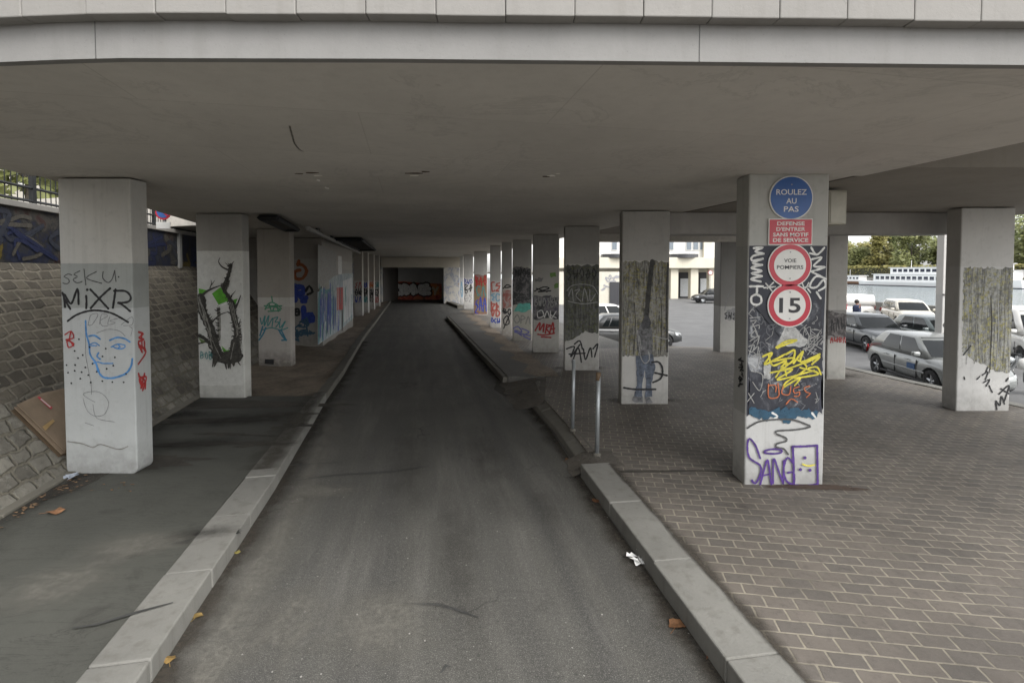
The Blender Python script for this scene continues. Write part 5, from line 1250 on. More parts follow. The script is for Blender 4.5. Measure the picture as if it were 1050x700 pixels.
def make_car(name, label, loc, heading, pnt, kind='hatch', L=4.0, W=1.72, H=1.47, group='cars parked on the quay', badge=None):
    root = thing(name, loc, label, 'van' if kind == 'van' else 'car', group, math.atan2(heading[1], heading[0]))
    hl = L/2; wr = .31 if H < 1.7 else .33; xf, xr = hl-.82, -hl+.68
    if kind == 'hatch': belt, hood, nose = .93, .90, .70; cab = (-hl+.10, -hl+.74, .20, hl-.98); rearz = .96
    elif kind == 'sedan': belt, hood, nose = .92, .88, .68; cab = (-hl+.62, -hl+1.18, .18, hl-1.32); rearz = .96
    elif kind == 'mpv': belt, hood, nose = 1.0, 1.0, .78; cab = (-hl+.08, -hl+.42, .38, hl-.82); rearz = 1.0
    else: belt, hood, nose = 1.12, 1.06, .82; cab = (-hl+.04, -hl+.14, hl-1.65, hl-.82); rearz = 1.12
    st = [(-hl, .42, rearz-.28, .80), (-hl+.05, .30, rearz-.10, .90), (-hl+.22, .24, rearz, .96), (-hl+.7, .22, belt, 1.0), (0, .20, belt-.01, 1.0), (cab[3]-.1, .20, belt-.02, 1.0), (cab[3]+.2, .21, hood, .985), (hl-.42, .22, (hood+nose)/2+.04, .95), (hl-.12, .26, nose, .86), (hl, .36, nose-.16, .74)]
    vs = []; fs = []
    for x, zb, zt, kw in st:
        w = W/2*kw; h = zt-zb
        sec = [(0, zb), (w*.82, zb), (w*.97, zb+h*.14), (w*1.0, zb+h*.45), (w*.985, zb+h*.78), (w*.90, zt-.015), (w*.6, zt+.015), (0, zt+.025)]
        ring = [(x, y, z) for y, z in sec]+[(x, -y, z) for y, z in reversed(sec[1:-1])]
        vs += ring
    n = 14
    for i in range(len(st)-1):
        for k in range(n): fs.append([i*n+k, i*n+(k+1) % n, (i+1)*n+(k+1) % n, (i+1)*n+k])
    fs += [list(range(n)), list(range((len(st)-1)*n, len(st)*n))]
    mb = MB().mesh(vs, fs)
    body = mb.build('body', pnt, root, local=True, smooth=True, subsurf=2)
    cut = []
    for xx in (xf, xr):
        for sy in (-1, 1):
            c = MB().lathe([(0, -.14), (wr+.055, -.14), (wr+.055, .14), (0, .14)], (xx, sy*(W/2-.06), wr+.01), 'Y', 28).build('cut', pnt, root, local=True, doubles=1e-5); cut.append(c)
    bool_cut(body, cut)
    for p in body.data.polygons: p.use_smooth = True
    md = body.modifiers.new('w', 'EDGE_SPLIT'); md.split_angle = R(40)
    # cabin: frustum with a crowned roof
    xa, xb, xc, xd = cab; wb, wt = W/2*.90, W/2*.70
    if kind == 'van': wb, wt = W/2*.95, W/2*.86
    zr = H-.045; zb = belt-.05
    lev = [(0, xa, xd, wb), (.5, xa*.55+xb*.45, xd*.5+xc*.5+.05, (wb+wt)/2+.035), (.9, xa*.14+xb*.86, xd*.12+xc*.88+.02, wt+.035), (1, xb+.03, xc-.04, wt-.03)]
    vs = []
    for f, x0, x1, w in lev:
        z = zb+(zr-zb)*f; m = (x0+x1)/2
        vs += [(x0, -w*.93, z), (x0+.12, -w, z), (m, -w*1.01, z), (x1-.12, -w, z), (x1, -w*.9, z), (x1+.05, 0, z), (x1, w*.9, z), (x1-.12, w, z), (m, w*1.01, z), (x0+.12, w, z), (x0, w*.93, z), (x0-.03, 0, z)]
    n = 12; fs = [[i*n+k, i*n+(k+1) % n, (i+1)*n+(k+1) % n, (i+1)*n+k] for i in range(3) for k in range(n)]
    vs.append(((xb+xc)/2, 0, H)); top = len(vs)-1
    fs += [[3*n+k, 3*n+(k+1) % n, top] for k in range(n)]+[list(range(n-1, -1, -1))]
    MB().mesh(vs, fs).build('roof', pnt, root, local=True, smooth=True)
    def side(u, f, sy):                                  # point on the cabin side
        k = 0 if f < .5 else (1 if f < .9 else 2); g = (f-lev[k][0])/(lev[k+1][0]-lev[k][0])
        x0 = lev[k][1]+(lev[k+1][1]-lev[k][1])*g; x1 = lev[k][2]+(lev[k+1][2]-lev[k][2])*g; w = lev[k][3]+(lev[k+1][3]-lev[k][3])*g
        return (x0+(x1-x0)*u, sy*(w*1.012+.006), zb+(zr-zb)*f)
    wins = {'hatch': [(.25, .57), (.60, .93)], 'sedan': [(.13, .24), (.26, .58), (.61, .93)], 'mpv': [(.10, .26), (.29, .58), (.61, .93)], 'van': [(.66, .93)]}[kind]
    for u0, u1 in wins:
        for sy in (-1, 1):
            f0, f1 = .16, .90
            grid = [[side(u0+(u1-u0)*i/4, f0+(f1-f0)*j/3, sy) for i in range(5)] for j in range(4)]
            MB().mesh([p for r_ in grid for p in r_], [(j*5+i, j*5+i+1, (j+1)*5+i+1, (j+1)*5+i) for j in range(3) for i in range(4)]).build('window', M_glass, root, local=True, smooth=True, recalc=False)
    def endglass(front, nm, f0, f1):
        rows = []
        for j in range(4):
            f = f0+(f1-f0)*j/3; k = 0 if f < .5 else (1 if f < .9 else 2); g = (f-lev[k][0])/(lev[k+1][0]-lev[k][0])
            xx = (lev[k][2]+(lev[k+1][2]-lev[k][2])*g) if front else (lev[k][1]+(lev[k+1][1]-lev[k][1])*g)
            w = lev[k][3]+(lev[k+1][3]-lev[k][3])*g; z = zb+(zr-zb)*f; bul = .05 if front else -.03; e = .008 if front else -.008
            rows.append([(xx+bul*(1-abs(t))+e, t*w*.87, z+.004) for t in (-1, -.5, 0, .5, 1)])
        MB().mesh([p for r_ in rows for p in r_], [(j*5+i, j*5+i+1, (j+1)*5+i+1, (j+1)*5+i) for j in range(3) for i in range(4)]).build(nm, M_glass, root, local=True, smooth=True, recalc=False)
    endglass(True, 'windscreen', .10, .93)
    if kind != 'van': endglass(False, 'rear_window', .22, .9)
    for xx in (xf, xr):
        for sy in (-1, 1):
            y0 = sy*(W/2-.115)
            wh = MB().lathe([(wr*.62, -.10), (wr*.93, -.10), (wr, -.07), (wr, .07), (wr*.93, .10), (wr*.62, .10)], (xx, y0, wr), 'Y', 24).build('wheel', M_tyre, root, local=True, smooth=True)
            mb = MB().lathe([(0, .03), (wr*.16, .06), (wr*.2, .03), (wr*.2, -.02)], (0, 0, 0), 'Y', 14)
            for k in range(5):
                a = k*2*math.pi/5+.3; d = Vector((math.cos(a), 0, math.sin(a)))
                mb.tube([d*wr*.12+Vector((0, .03, 0)), d*wr*.62+Vector((0, .045, 0))], [.045, .035], 6)
            mb.lathe([(wr*.58, -.08), (wr*.64, .085), (wr*.67, .085), (wr*.66, -.08)], (0, 0, 0), 'Y', 24)
            mb.lathe([(0, -.05), (wr*.6, -.05)], (0, 0, 0), 'Y', 20)
            if sy < 0: mb.v = [Vector((v.x, -v.y, v.z)) for v in mb.v]
            mb.v = [v+Vector((xx, y0, wr)) for v in mb.v]
            mb.build('rim', M_rim, wh, local=True)
    # lamps, grille, plates, mirrors, handles, trims
    for sy in (-1, 1):
        MB().mesh([(hl-.40, sy*W/2*.93, nose+.04), (hl-.13, sy*W/2*.80, nose-.02), (hl-.03, sy*W/2*.52, nose-.05), (hl-.05, sy*W/2*.5, nose-.15), (hl-.10, sy*W/2*.80, nose-.15), (hl-.38, sy*W/2*.955, nose-.09)], [(0, 1, 4, 5), (1, 2, 3, 4)]).build('headlight', M_lamp, root, local=True, recalc=False)
        MB().mesh([(-hl+.16, sy*W/2*.965, rearz-.06), (-hl+.0, sy*W/2*.80, rearz-.08), (-hl-.01, sy*W/2*.78, rearz-.30), (-hl+.12, sy*W/2*.97, rearz-.30)], [(0, 1, 2, 3)]).build('tail_light', M_tail, root, local=True, recalc=False)
        mr = MB().box((xd-.24, sy*(W/2+.09), belt+.06), (.12, .19, .13)).build('mirror', pnt, root, local=True, bevel=.035, smooth=True)
        for xx in (.22, -.78) if kind != 'van' else (hl-1.75,):
            MB().box((xx, sy*(W/2*1.0+.005), belt-.16), (.17, .03, .03)).build('handle', pnt, root, local=True, bevel=.01)
        for xx in ((xd-.38), (xd-.38)-.98):
            MB().box((xx, sy*(W/2*.986), .55), (.007, .03, .5)).build('door_seam', M_plast, root, local=True)
        MB().box((0, sy*(W/2*.985), .245), (L-1.95, .05, .07)).build('sill', M_plast, root, local=True, bevel=.015)
        if kind in ('hatch', 'mpv'): MB().box((0, sy*(W/2*1.0), .50), (L-2.05, .022, .045)).build('door_strip', pnt, root, local=True, bevel=.008)
    MB().box((hl-.035, 0, nose-.11), (.05, W*.42, .10)).build('grille', M_plast, root, local=True, bevel=.02)
    MB().box((hl-.02, 0, .34), (.06, W*.55, .12)).build('air_intake', M_plast, root, local=True, bevel=.03)
    MB().box((hl+.012, 0, .46), (.015, .5, .11)).build('number_plate', M_plate, root, local=True)
    MB().box((-hl-.008, 0, .58), (.015, .5, .11)).build('number_plate', M_plate, root, local=True)
    if badge:
        x_, z_, w_, h_, m = badge
        for sy in (-1, 1):
            MB().box((x_, sy*(W/2*.998+.003), z_), (w_, .012, h_)).build('door_sticker', m, root, local=True)
    return root
silver = car_paint('paint_silver', (.24, .25, .245)); dgrey = car_paint('paint_dark_grey', (.075, .08, .085)); white = car_paint('paint_white', (.72, .71, .68), .0); cream = car_paint('paint_cream', (.66, .62, .53), .05)
black = car_paint('paint_black', (.02, .021, .024)); green = car_paint('paint_grey_green', (.10, .12, .12)); lgrey = car_paint('paint_light_grey', (.45, .46, .47))
def at(px, y, z=ZQ): return Vector((V(px, 300, y).x, y, z))
sil_loc = Vector((12.1, 14.6, ZQ))
car1 = make_car('parked_car', 'silver hatchback with a blue door sticker parked against the pavement edge', sil_loc, (-.13, -1), silver, 'hatch', 4.0, 1.72, 1.46, badge=(.42, .60, .34, .17, plain('sticker_blue', (.03, .09, .22), .4)))
car2 = make_car('parked_car', 'dark grey saloon car with a broad pale windscreen parked behind the silver hatchback', Vector((15.3, 21.9, ZQ)), (-.13, -1), dgrey, 'sedan', 4.6, 1.8, 1.46)
car3 = make_car('parked_car', 'cream hatchback parked nose forward between the white van and the saloon', Vector((23.5, 30.4, ZQ)), (-.42, -1), cream, 'mpv', 4.4, 1.82, 1.58)
car4 = make_car('parked_car', 'grey green car half hidden by the quay pillar behind the silver hatchback', Vector((17.2, 20.6, ZQ)), (-.15, -1), green, 'hatch', 4.2, 1.75, 1.46)
van1 = make_car('parked_van', 'white panel van with a red mark parked sideways behind a standing person', Vector((20.9, 33.4, ZQ)), (-1, .04), white, 'van', 4.6, 1.85, 1.8, badge=(-.3, 1.0, .25, .35, plain('mark_red', (.5, .02, .05), .4)))
van2 = make_car('parked_van', 'white van at the right edge of the photo behind the motorcycle', Vector((18.9, 18.4, ZQ)), (-.5, -1), white, 'van', 4.7, 1.9, 1.95)
car5 = make_car('parked_car', 'dark grey saloon parked side on behind the third pillar', Vector((4.95, 22.0, ZQ)), (1, .02), plain('paint_mid_dark', (.06, .062, .063), .35, .3, .03, 3, .6), 'sedan', 4.45, 1.75, 1.45)
car6 = make_car('parked_car', 'white hatchback mostly hidden behind the dark saloon', Vector((5.3, 27.6, ZQ)), (1, .02), white, 'hatch', 4.1, 1.75, 1.52)
car7 = make_car('parked_car', 'small black car parked far off in front of the pale building', Vector((20.4, 52.4, ZQ)), (-1, .03), black, 'hatch', 3.8, 1.68, 1.5)
# motorcycle
def motorcycle(loc, rz, label):
    o = thing('motorcycle', loc, label, 'motorcycle', None, rz)
    r = .31
    for x in (-.7, .7):
        wh = MB().lathe([(r*.72, -.05), (r*.95, -.05), (r, 0), (r*.95, .05), (r*.72, .05)], (x, 0, r), 'Y', 24).build('wheel', M_tyre, o, local=True, smooth=True)
        mb = MB().lathe([(r*.68, -.035), (r*.73, -.035), (r*.73, .035), (r*.68, .035), (r*.68, -.035)], (x, 0, r), 'Y', 24)
        for k in range(6): a = k*math.pi/3; mb.tube([(x, 0, r), (x+r*.7*math.cos(a), 0, r+r*.7*math.sin(a))], .014, 5)
        mb.build('rim', M_rim, wh, local=True)
    mb = MB()
    for sy in (-.07, .07): mb.tube([(.7, sy, r), (.48, sy, .78), (.40, sy, 1.0)], .022, 7)
    mb.build('fork', M_rim, o, local=True)
    MB().tube([(-.7, .1, r), (-.25, .1, .42), (.1, .1, .5), (.42, 0, .85), (-.1, 0, .72), (-.55, 0, .70)], .03, 7).build('frame', M_plast, o, local=True)
    MB().lathe([(0, -.26), (.10, -.24), (.16, -.1), (.17, .1), (.12, .24), (0, .26)], (.16, 0, .80), 'X', 14).build('tank', white, o, local=True, smooth=True)
    MB().box((-.38, 0, .78), (.62, .26, .10)).build('seat', M_plast, o, local=True, bevel=.04, smooth=True)
    MB().box((.05, 0, .45), (.42, .28, .32)).build('engine', plain('engine_metal', (.2, .2, .2), .4, .7), o, local=True, bevel=.05)
    MB().tube([(.38, -.36, 1.02), (.44, -.2, 1.06), (.44, .2, 1.06), (.38, .36, 1.02)], .016, 7).build('handlebar', M_plast, o, local=True)
    MB().lathe([(0, .10), (.07, .09), (.09, 0), (.05, -.08), (0, -.09)], (.56, 0, .90), 'X', 14).build('headlight', M_lamp, o, local=True, smooth=True)
    MB().tube([(.1, -.17, .36), (-.3, -.2, .30), (-.85, -.2, .38)], [.03, .035, .05], 9).build('exhaust', M_rim, o, local=True, smooth=True)
    MB().tube([(.98*.7+.02, 0, r+.36), (.86, 0, r+.30), (.5, 0, r+.33)], .05, 6).build('mudguard', white, o, local=True, smooth=True)
    for sy in (-1, 1): MB().box((.36, sy*.34, 1.17), (.03, .12, .08)).build('mirror', M_plast, o, local=True, bevel=.01)
    MB().tube([(.0, .1, .3), (-.12, .26, .02)], .014, 6).build('kickstand', M_rim, o, local=True)
motorcycle(Vector((13.75, 13.3, ZQ)), R(155), 'white and black motorcycle parked at the right edge beside the birch mural pillar')
# ------------------------------------------------------------------ person by the van
def skin(name, verts, edges, radii, mat, parent=None, lv=2, root=0):
    me = bpy.data.meshes.new(name); me.from_pydata(verts, edges, []); me.materials.append(mat)
    o = bpy.data.objects.new(name, me); COL.objects.link(o)
    sm = o.modifiers.new('skin', 'SKIN'); sv = me.skin_vertices[0].data
    for i, r_ in enumerate(radii): sv[i].radius = (r_, r_) if not isinstance(r_, tuple) else r_
    sv[root].use_root = True; sm.use_smooth_shade = True
    ss = o.modifiers.new('s', 'SUBSURF'); ss.levels = lv; ss.render_levels = lv
    dg = bpy.context.evaluated_depsgraph_get(); m2 = bpy.data.meshes.new_from_object(o.evaluated_get(dg)); o.modifiers.clear(); o.data = m2
    if not m2.materials: m2.materials.append(mat)
    for p in m2.polygons: p.use_smooth = True
    o.parent = parent; return o
M_skin = plain('skin', (.45, .27, .20), .55); M_hair = plain('hair_dark', (.03, .022, .018), .6); M_jack = plain('jacket_navy', (.03, .04, .085), .8); M_trou = plain('trousers_dark', (.03, .03, .035), .85)
per = thing('person', Vector((V(879, 300, 26.4).x, 26.4, ZQ)), 'person in a navy jacket with one forearm raised standing beside the white van', 'person', None, R(-60))
bv = [(0, 0, .95), (0, 0, 1.12), (0, 0, 1.30), (0, 0, 1.44), (0, .01, 1.52), (0, .015, 1.60), (0, .02, 1.70),       # pelvis .. head
      (0, .10, .90), (.02, .11, .50), (-.02, .12, .09), (.12, .14, .03), (0, -.10, .90), (.02, -.11, .50), (-.02, -.12, .09), (.12, -.14, .03),
      (0, .19, 1.42), (0, .25, 1.14), (.10, .26, .92), (.14, .26, .84), (0, -.19, 1.42), (.08, -.26, 1.18), (.22, -.20, 1.40), (.24, -.19, 1.49)]
be = [(0, 1), (1, 2), (2, 3), (3, 4), (4, 5), (5, 6), (0, 7), (7, 8), (8, 9), (9, 10), (0, 11), (11, 12), (12, 13), (13, 14), (3, 15), (15, 16), (16, 17), (17, 18), (3, 19), (19, 20), (20, 21), (21, 22)]
br_ = [.14, .13, .15, .10, .055, .085, .08, .085, .06, .042, .04, .085, .06, .042, .04, .06, .045, .032, .036, .06, .045, .032, .036]
for hand, sgn in ((18, 1), (22, -1)):                  # five fingers on each hand
    hx, hy, hz = bv[hand]; up = -1 if hand == 18 else 1
    for k in range(5):
        a = (k-2)*.016; ln = (.05, .075, .08, .07, .055)[k]
        n0 = len(bv); bv += [(hx+a, hy+.006*sgn, hz+up*(.03+ln*.4)), (hx+a*1.2+.008, hy+.012*sgn, hz+up*(.03+ln))]
        be += [(hand, n0), (n0, n0+1)]; br_ += [.009, .007]
skin('body', bv, be, br_, M_skin, per, 2, 0)
skin('jacket', [(0, 0, .84), (0, 0, 1.08), (0, 0, 1.30), (0, 0, 1.43), (0, .19, 1.43), (0, .255, 1.14), (.095, .265, .95), (0, -.19, 1.43), (.085, -.265, 1.18), (.215, -.20, 1.40), (0, .008, 1.51)], [(0, 1), (1, 2), (2, 3), (3, 4), (4, 5), (5, 6), (3, 7), (7, 8), (8, 9), (3, 10)], [.21, .20, .195, .15, .10, .08, .066, .10, .08, .066, .075], M_jack, per)
mb = MB().tube([(0, 0, .80), (0, 0, .92), (0, 0, 1.05), (0, 0, 1.16)], [.15, .17, .168, .15], 14)
for sy in (1, -1): mb.tube([(0, sy*.085, .92), (.01, sy*.10, .70), (.02, sy*.11, .50), (-.01, sy*.12, .28), (-.02, sy*.12, .07)], [.10, .095, .078, .07, .066], 12)
mb.build('trousers', M_trou, per, local=True, smooth=True)
MB().lathe([(0, .135), (.05, .128), (.085, .10), (.105, .05), (.108, 0), (.10, -.04), (.085, -.05)], (-.02, .02, 1.655), 'Z', 16).build('hair', M_hair, per, local=True, smooth=True)
for sy in (1, -1): MB().lathe([(0, .05), (.04, .045), (.055, .01), (.05, -.03), (0, -.03)], (.06, sy*.13, .035), 'X', 10).build('shoe', M_plast, per, local=True, smooth=True)
mb = MB()
for sy in (-.03, .03): mb.lathe([(0, -.006), (.008, -.004), (.008, .004), (0, .006)], (.083, .02+sy, 1.685), 'X', 8)
mb.build('eyes', M_hair, per, local=True)
MB().mesh([(.08, .02, 1.69), (.105, .02, 1.655), (.085, .005, 1.65), (.085, .035, 1.65)], [(0, 1, 2), (0, 3, 1), (1, 3, 2), (0, 2, 3)]).build('nose', M_skin, per, local=True)
MB().box((.084, .02, 1.625), (.012, .045, .010)).build('mouth', plain('lips', (.35, .12, .10), .5), per, local=True)
# ------------------------------------------------------------------ steel posts
M_galv = plain('galvanised_steel', (.33, .35, .36), .45, .55, .12, 12); M_rustp = plain('post_rust', (.13, .085, .05), .8)
for (px, pyb, pyt, lab, rusty) in ((587, 441, 369, 'farther of the two grey steel posts on the right kerb, standing nearer the road', False), (612, 466.5, 382, 'nearer of the two grey steel posts on the right kerb, its top end rusty', True)):
    b = G(px, pyb, ZP); top = V(px, pyt, b.y).z
    p = thing('steel_post', b, lab, 'post', 'steel posts on the right kerb')
    r_ = .028 if rusty else .026
    MB().tube([b-Vector((0, 0, .02)), Vector((b.x+.015, b.y, top))], r_, 14).build('shaft', M_galv, p, smooth=True)
    MB().lathe([(0, .0), (.055, .0), (.05, .02), (.03, .035)], b, 'Z', 14).build('collar', M_kerbd, p)
    if rusty: MB().tube([(b.x+.009, b.y, top-.10), (b.x+.0152, b.y, top+.003)], r_+.002, 14).build('rusty_end', M_rustp, p, smooth=True)
    else: MB().tube([(b.x+.009, b.y, top-.012), (b.x+.0152, b.y, top+.006)], r_+.002, 14).build('cap', M_galv, p, smooth=True)
# ------------------------------------------------------------------ cardboard on the slope
def slope_pt(px, py, off=.03):
    # intersection of the photo ray with the lower slope plane
    p0 = S(-4.10, 0, .35); nn = e3 if e3.z > 0 else -e3
    d = ray(px, py); o_ = Vector((0, 0, CAMZ)); t = (p0-o_).dot(nn)/d.dot(nn); return o_+d*t+nn*off
M_card = plain('cardboard_brown', (.215, .162, .112), .9, 0, .15, 5); M_cardd = plain('cardboard_edge', (.09, .06, .035), .9)
cb = thing('cardboard_box', slope_pt(40, 440, .0), 'flattened brown cardboard box leaning on the stone bank beside the near left pillar', 'cardboard')
nn = e3 if e3.z > 0 else -e3
sheet = [(10, 419), (38, 406), (62, 401), (76, 404), (74, 462), (60, 466)]
for k, (off, sh, m) in enumerate(((.02, 3.0, M_cardd), (.045, 1.6, M_card), (.07, 0, M_card))):
    P = [slope_pt(x-sh*.3, y+sh, off+.01*math.sin(i*2.1+k)) for i, (x, y) in enumerate(sheet)]
    n = len(P); MB().mesh(P+[p+nn*.006 for p in P], [list(range(n)), list(range(2*n-1, n-1, -1))]+[[i, (i+1) % n, n+(i+1) % n, n+i] for i in range(n)]).build('sheet', m, cb)
MB().mesh([slope_pt(31, 411.5, .088), slope_pt(33, 410.5, .088), slope_pt(47, 422, .088), slope_pt(45, 424, .088)], [(0, 1, 2, 3)]).build('red_label', plain('label_red', (.45, .05, .07), .6), cb, recalc=False)
MB().mesh([slope_pt(34, 413.5, .089), slope_pt(35.2, 413, .089), slope_pt(45, 421.2, .089), slope_pt(44, 422, .089)], [(0, 1, 2, 3)]).build('label_writing', plain('label_white', (.6, .58, .55), .6), cb, recalc=False)
MB().mesh([slope_pt(36, 442, .088), slope_pt(47, 434, .088), slope_pt(49, 436, .088), slope_pt(39, 446, .088)], [(0, 1, 2, 3)]).build('tape', plain('tape_tan', (.35, .24, .11), .4), cb, recalc=False)
# ------------------------------------------------------------------ litter
def leaf(px, py, z, size, label, colr, rz, name='fallen_leaf', mat=None):
    c = G(px, py, z); P = []; n = 15
    for k in range(n):
        a = 2*math.pi*k/n; r_ = size*(.5+.5*abs(math.cos(2.5*a))**.7)*rnd.uniform(.85, 1.1)
        P.append(Vector((r_*math.cos(a+rz), r_*.8*math.sin(a+rz), .004+r_*.38*math.cos(a-.7)**2+rnd.uniform(0, .005))))
    P.append(Vector((0, 0, .008+size*.18)))
    mb = MB().mesh([c+p for p in P], [[k, (k+1) % n, n] for k in range(n)])
    mb.tube([c+Vector((0, 0, .012)), c+Vector((size*1.5*math.cos(rz+3), size*1.5*math.sin(rz+3), .006))], .002, 4)
    o = mb.build(name, mat or plain('leaf_%.2f_%.2f' % (colr[0], colr[1]), mul(colr, .75), .8, 0, .35, 30), None, origin=c)
    return tag(o, label, 'leaf', 'fallen leaves')
leaf(56, 525.5, KH, .085, 'orange brown curled leaf on the left pavement in front of the pillar', (.27, .135, .065), .4)
leaf(694, 642, 0, .07, 'biggest brown leaf lying on the road near the bottom of the picture', (.20, .095, .04), 1.0)
leaf(612, 514, 0, .06, 'dark brown leaf against the end of the near right kerb', (.17, .075, .03), 2.0)
leaf(655, 563, 0, .035, 'tiny brown leaf beside the crumpled white paper', (.22, .10, .05), .2)
leaf(173, 677, 0, .05, 'yellow brown leaf in the left gutter at the bottom of the picture', (.30, .19, .06), 2.4)
leaf(203, 632.5, 0, .04, 'small yellow leaf in the left gutter halfway along the pale kerb', (.28, .19, .06), 1.4)
leaf(242.5, 567, 0, .04, 'small green yellow leaf in the left gutter farthest along the pale kerb', (.26, .22, .06), .1)
leaf(727, 674, 0, .02, 'speck of brown leaf on the road close to the right kerb', (.25, .10, .04), .8)
leaf(582, 472, 0, .05, 'brown leaf at the corner where the far right kerb starts', (.20, .10, .04), .8)
wp = G(657, 575, 0); mb = MB(); rp = random.Random(4)
for k in range(16):
    c = wp+Vector((rp.uniform(-.085, .085), rp.uniform(-.075, .075), .025)); 
    q = [c+Vector((rp.uniform(-.05, .05), rp.uniform(-.05, .05), rp.uniform(-.014, .03))) for _ in range(5)]
    mb.mesh(q, [(0, 1, 2), (0, 2, 3), (0, 3, 4), (0, 4, 1)])
tag(mb.build('crumpled_paper', plain('paper_white', (.78, .78, .76), .8, 0, .04), None, origin=wp), 'crumpled white paper on the road beside the right kerb', 'litter')
bp = G(70, 491, KH); mb = MB()
for k in range(5):
    c = bp+Vector((rp.uniform(-.07, .07), rp.uniform(-.04, .04), .03))
    q = [c+Vector((rp.uniform(-.06, .06), rp.uniform(-.05, .05), rp.uniform(-.02, .03))) for _ in range(5)]
    mb.mesh(q, [(0, 1, 2), (0, 2, 3), (0, 3, 4), (0, 4, 1)])
tag(mb.build('plastic_bag', plain('bag_bluegrey', (.28, .31, .36), .4), None, origin=bp), 'pale blue grey plastic scrap at the foot of the near left pillar', 'litter')
mb = MB()                                               # small leaf bits and chips nobody could count
for k in range(150):
    if k < 90: px, py, z = rp.uniform(40, 140), rp.uniform(478, 505), KH+.004
    else: px, py, z = rp.uniform(500, 560), rp.uniform(370, 420), KH+.01
    if k < 90 and rp.random() < .5: px, py = rp.uniform(0, 90), 0; py = 536-px*.6+rp.uniform(-2, 6)
    c = G(px, py, z); s_ = rp.uniform(.008, .03); a = rp.uniform(0, 6)
    mb.poly([c+Vector((s_*math.cos(a+j*1.57), s_*.6*math.sin(a+j*1.57), rp.uniform(.0, .012))) for j in range(4)])
tag(mb.build('leaf_litter', plain('leaf_bits', (.16, .10, .055), .9, 0, .4, 20), recalc=False), kind='stuff')
mb = MB()
for k in range(260):
    q = rp.random()
    if q < .25: px, py = rp.gauss(322, 14), rp.gauss(502, 5)
    else: px, py = rp.uniform(230, 760), rp.uniform(430, 700)
    z = .003
    c = G(px, py, z); lx = c.x-AX*c.y
    if px < LK[1].x and False: continue
    s_ = rp.uniform(.002, .009); a = rp.uniform(0, 6)
    mb.poly([c+Vector((s_*math.cos(a+j*1.57), s_*.8*math.sin(a+j*1.57), rp.uniform(.001, .006))) for j in range(4)])
tag(mb.build('grit', plain('grit_pale', (.26, .25, .23), .9, 0, .4, 20), recalc=False), kind='stuff')
# ------------------------------------------------------------------ plaza building
fb = thing('plaza_building', Vector((20, 60, ZQ)), 'pale building across the plaza with tall windows over a recessed ground floor', 'building')
YF = 60.0
def FP(px, py): return V(px, py, YF)
M_cream = concrete('facade_cream', (.62, .58, .48), .05, .12, bump=.05); M_fw = concrete('facade_white', (.72, .71, .68), .04, .1, bump=.05); M_win = plain('window_glass', (.16, .19, .22), .12); M_dk = plain('door_dark', (.035, .035, .04), .5)
x0, x1 = FP(560, 280).x, FP(775, 280).x; zl0, zl1 = FP(0, 275).z, FP(0, 264).z
MB().box(((x0+x1)/2, YF+6.6, (zl0+9+16)/2-4), (x1-x0, 11, 16-zl0+1.2)).build('wall', M_fw, fb)
MB().box(((x0+x1)/2, YF+.5, (zl0+zl1)/2), (x1-x0, 2.2, zl1-zl0)).build('lintel', M_cream, fb, bevel=.05)
MB().box(((x0+x1)/2, YF+3.2, (ZQ+zl0)/2), (x1-x0-.5, .5, zl0-ZQ-.003)).build('ground_floor_wall', M_cream, fb)
for px in (584, 640, 691.5, 712, 731): 
    c = FP(px, 290); MB().box((c.x, YF+.4, (ZQ+zl0)/2-.002), (.9, .9, zl0-ZQ-.004)).build('column', M_cream, fb, bevel=.03)
for px in (602, 622, 656, 670, 702, 722.5):
    c = V(px, 290, YF+2.9); fr = MB().box((c.x, YF+2.9, ZQ+1.55), (1.6, .12, 3.1)).build('door', M_dk, fb)
    MB().box((c.x, YF+2.82, ZQ+1.25), (1.1, .05, 2.2)).build('pane', plain('pane_bright', (.7, .72, .74), .25), fr)
for px in (588, 598, 608, 630, 640, 650, 664, 674, 688, 706.2, 713.2, 720, 744, 754):
    c = V(px, 248, YF+1.1); fr = MB().box((c.x, YF+1.07, V(0, 249, YF).z), (.72, .1, 1.7)).build('window', M_fw, fb)
    MB().box((c.x, YF+1.01, V(0, 249, YF).z), (.56, .06, 1.5)).build('pane', M_win, fr)
    MB().box((c.x, YF+1.05, V(0, 249, YF).z+3.4), (.62, .12, 1.7)).build('window', M_win, fb)
    MB().box((c.x, YF+1.05, V(0, 249, YF).z+6.8), (.62, .12, 1.7)).build('window', M_win, fb)
for px0, px1 in ((688, 716), (618, 648)):
    a, b = FP(px0, 262), FP(px1, 262); P = []
    n = 12
    for i in range(n+1):
        f = i/n; P.append((a.x+(b.x-a.x)*f, YF-.02-1.1*math.sin(math.pi*f)))
    MB().prism([(a.x, YF+1.0)]+P+[(b.x, YF+1.0)], FP(0, 264.5).z+.02, FP(0, 260.5).z).build('balcony', plain('balcony_dark', (.06, .06, .065), .6), fb)
MB().box((FP(728, 250).x, YF+.9, FP(0, 252).z), (1.0, .7, 2.9)).build('pilaster', M_cream, fb)
sg = thing('traffic_sign', Vector((V(728.5, 300, 56).x, 56, ZQ)), 'round red and white traffic sign on a pole before the pale building', 'traffic sign')
c = V(728.5, 279.5, 56)
MB().tube([(c.x, 56.05, ZQ), (c.x, 56.05, c.z+.3)], .04, 8).build('pole', M_galv, sg)
